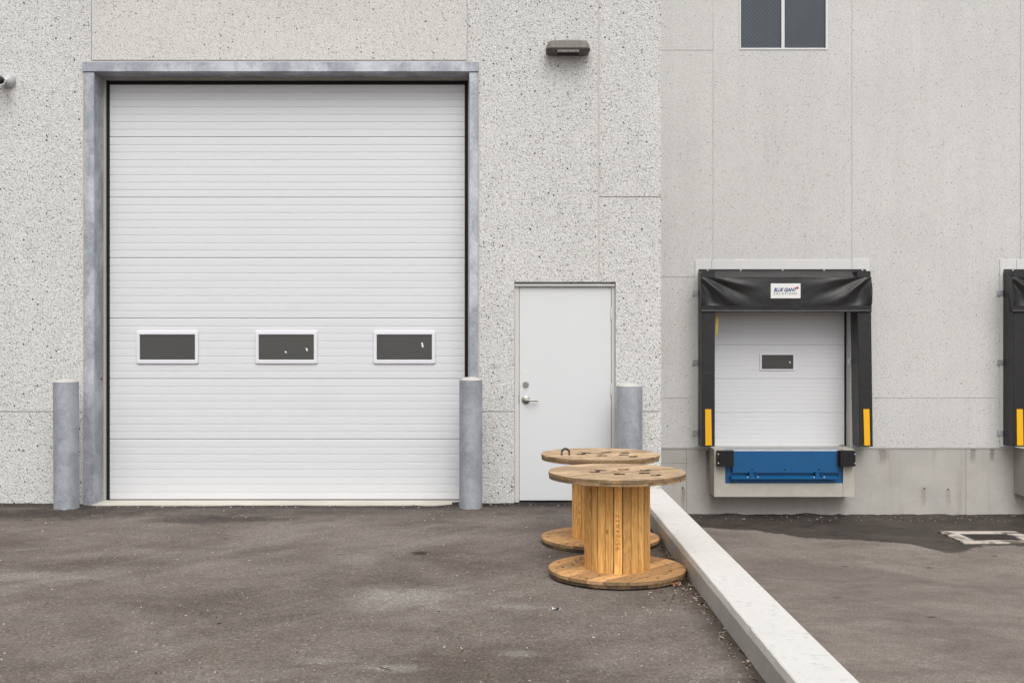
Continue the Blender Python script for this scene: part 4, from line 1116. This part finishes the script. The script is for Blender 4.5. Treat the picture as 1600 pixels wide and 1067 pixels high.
def litter():
    rg = random.Random(12); b = MB()
    def flake(x_, y_, z_, l, w_, up):
        a = rg.uniform(0, 6.3); mx = Matrix.Translation((x_, y_, z_)) @ Matrix.Rotation(a, 4, 'Z') @ Matrix.Rotation(rg.uniform(-up, up), 4, 'X') @ Matrix.Rotation(rg.uniform(-up, up), 4, 'Y')
        pts = [(-l, 0, 0), (-l*.3, w_, .1*w_), (l*.5, w_*.8, 0), (l, 0, .15*w_), (l*.4, -w_, 0), (-l*.4, -w_*.8, .1*w_)]
        f0 = [b.bm.verts.new(mx @ Vector(p)) for p in pts]; f1 = [b.bm.verts.new(mx @ Vector((p[0], p[1], p[2]+.0015))) for p in pts]
        b.bm.faces.new(f0[::-1]); b.bm.faces.new(f1)
        for i in range(6): b.bm.faces.new((f0[i], f0[(i+1) % 6], f1[(i+1) % 6], f1[i]))
    for i in range(60):
        flake(rg.gauss(1.06, .045), rg.gauss(6.98, .05), .004+rg.random()*.012, rg.uniform(.006, .020), rg.uniform(.002, .006), .5)
    for i in range(130):
        flake(1.175-abs(rg.gauss(0, .035)), rg.uniform(3.6, 9.8), .004+rg.random()*.008, rg.uniform(.006, .022), rg.uniform(.002, .007), .5)
    for i in range(28):
        flake(rg.gauss(1.02, .08), rg.gauss(6.6, .15), .004, rg.uniform(.006, .016), rg.uniform(.003, .006), .4)
    for i in range(90):
        y_ = rg.uniform(4, 10.3); x_ = rg.uniform(-.5*y_, 1.1); flake(x_, y_, zyard(x_, y_)+.003, rg.uniform(.005, .014), rg.uniform(.002, .005), .3)
    for px, py, l in ((354, 842, .05), (75, 943, .04), (722, 1015, .05), (600, 1045, .06), (180, 872, .03), (1166, 1042, .045), (1163, 1022, .03)):
        Y = F*H/(py-533.5); flake(X(px, Y), Y, .005, l, .0035, .08)
    o = b.build('leaf_litter', None)
    k = NM('dry_litter', 0.85, 0.15); v = k.vor(k.pos(), 30)
    o.data.materials.append(k.out(k.ramp(k.xyz(v.outputs['Color'])[0], [(0, (.035, .022, .016)), (.3, (.12, .06, .03)), (.5, (.36, .19, .08)), (.75, (.48, .36, .22)), (.93, (.60, .55, .45))], 'CONSTANT')))
    kind(o, 'stuff'); tag(o, 'dry leaf scraps and wood chips gathered along the curb', 'litter')
litter()
Yk = F*H/(953-533.5)
bm = bmesh.new(); bmesh.ops.create_grid(bm, x_segments=10, y_segments=8, size=.02)
for v in bm.verts: v.co.x *= 1.2; v.co.y *= .8; v.co.z = .010 + .014*noise.noise(Vector((v.co.x*70, v.co.y*70, 3))) + .006*noise.noise(Vector((v.co.x*190, v.co.y*190, 5)))
me = bpy.data.meshes.new('crumpled_wrapper'); bm.to_mesh(me); bm.free()
k = NM('foil_wrapper', 0.35, 0.5); n = k.noise(k.pos(), 60, 2)
o = link('crumpled_wrapper', me, k.out(k.ramp(n, [(0.0, (.01, .01, .01)), (.52, (.015, .015, .015)), (.55, (.6, .6, .6))], 'CONSTANT')))
o.location = (X(869, Yk), Yk, 0.0); md = o.modifiers.new('thickness', 'SOLIDIFY'); md.thickness = .002
tag(o, 'small crumpled black and silver wrapper on the asphalt in front of the spools', 'wrapper')
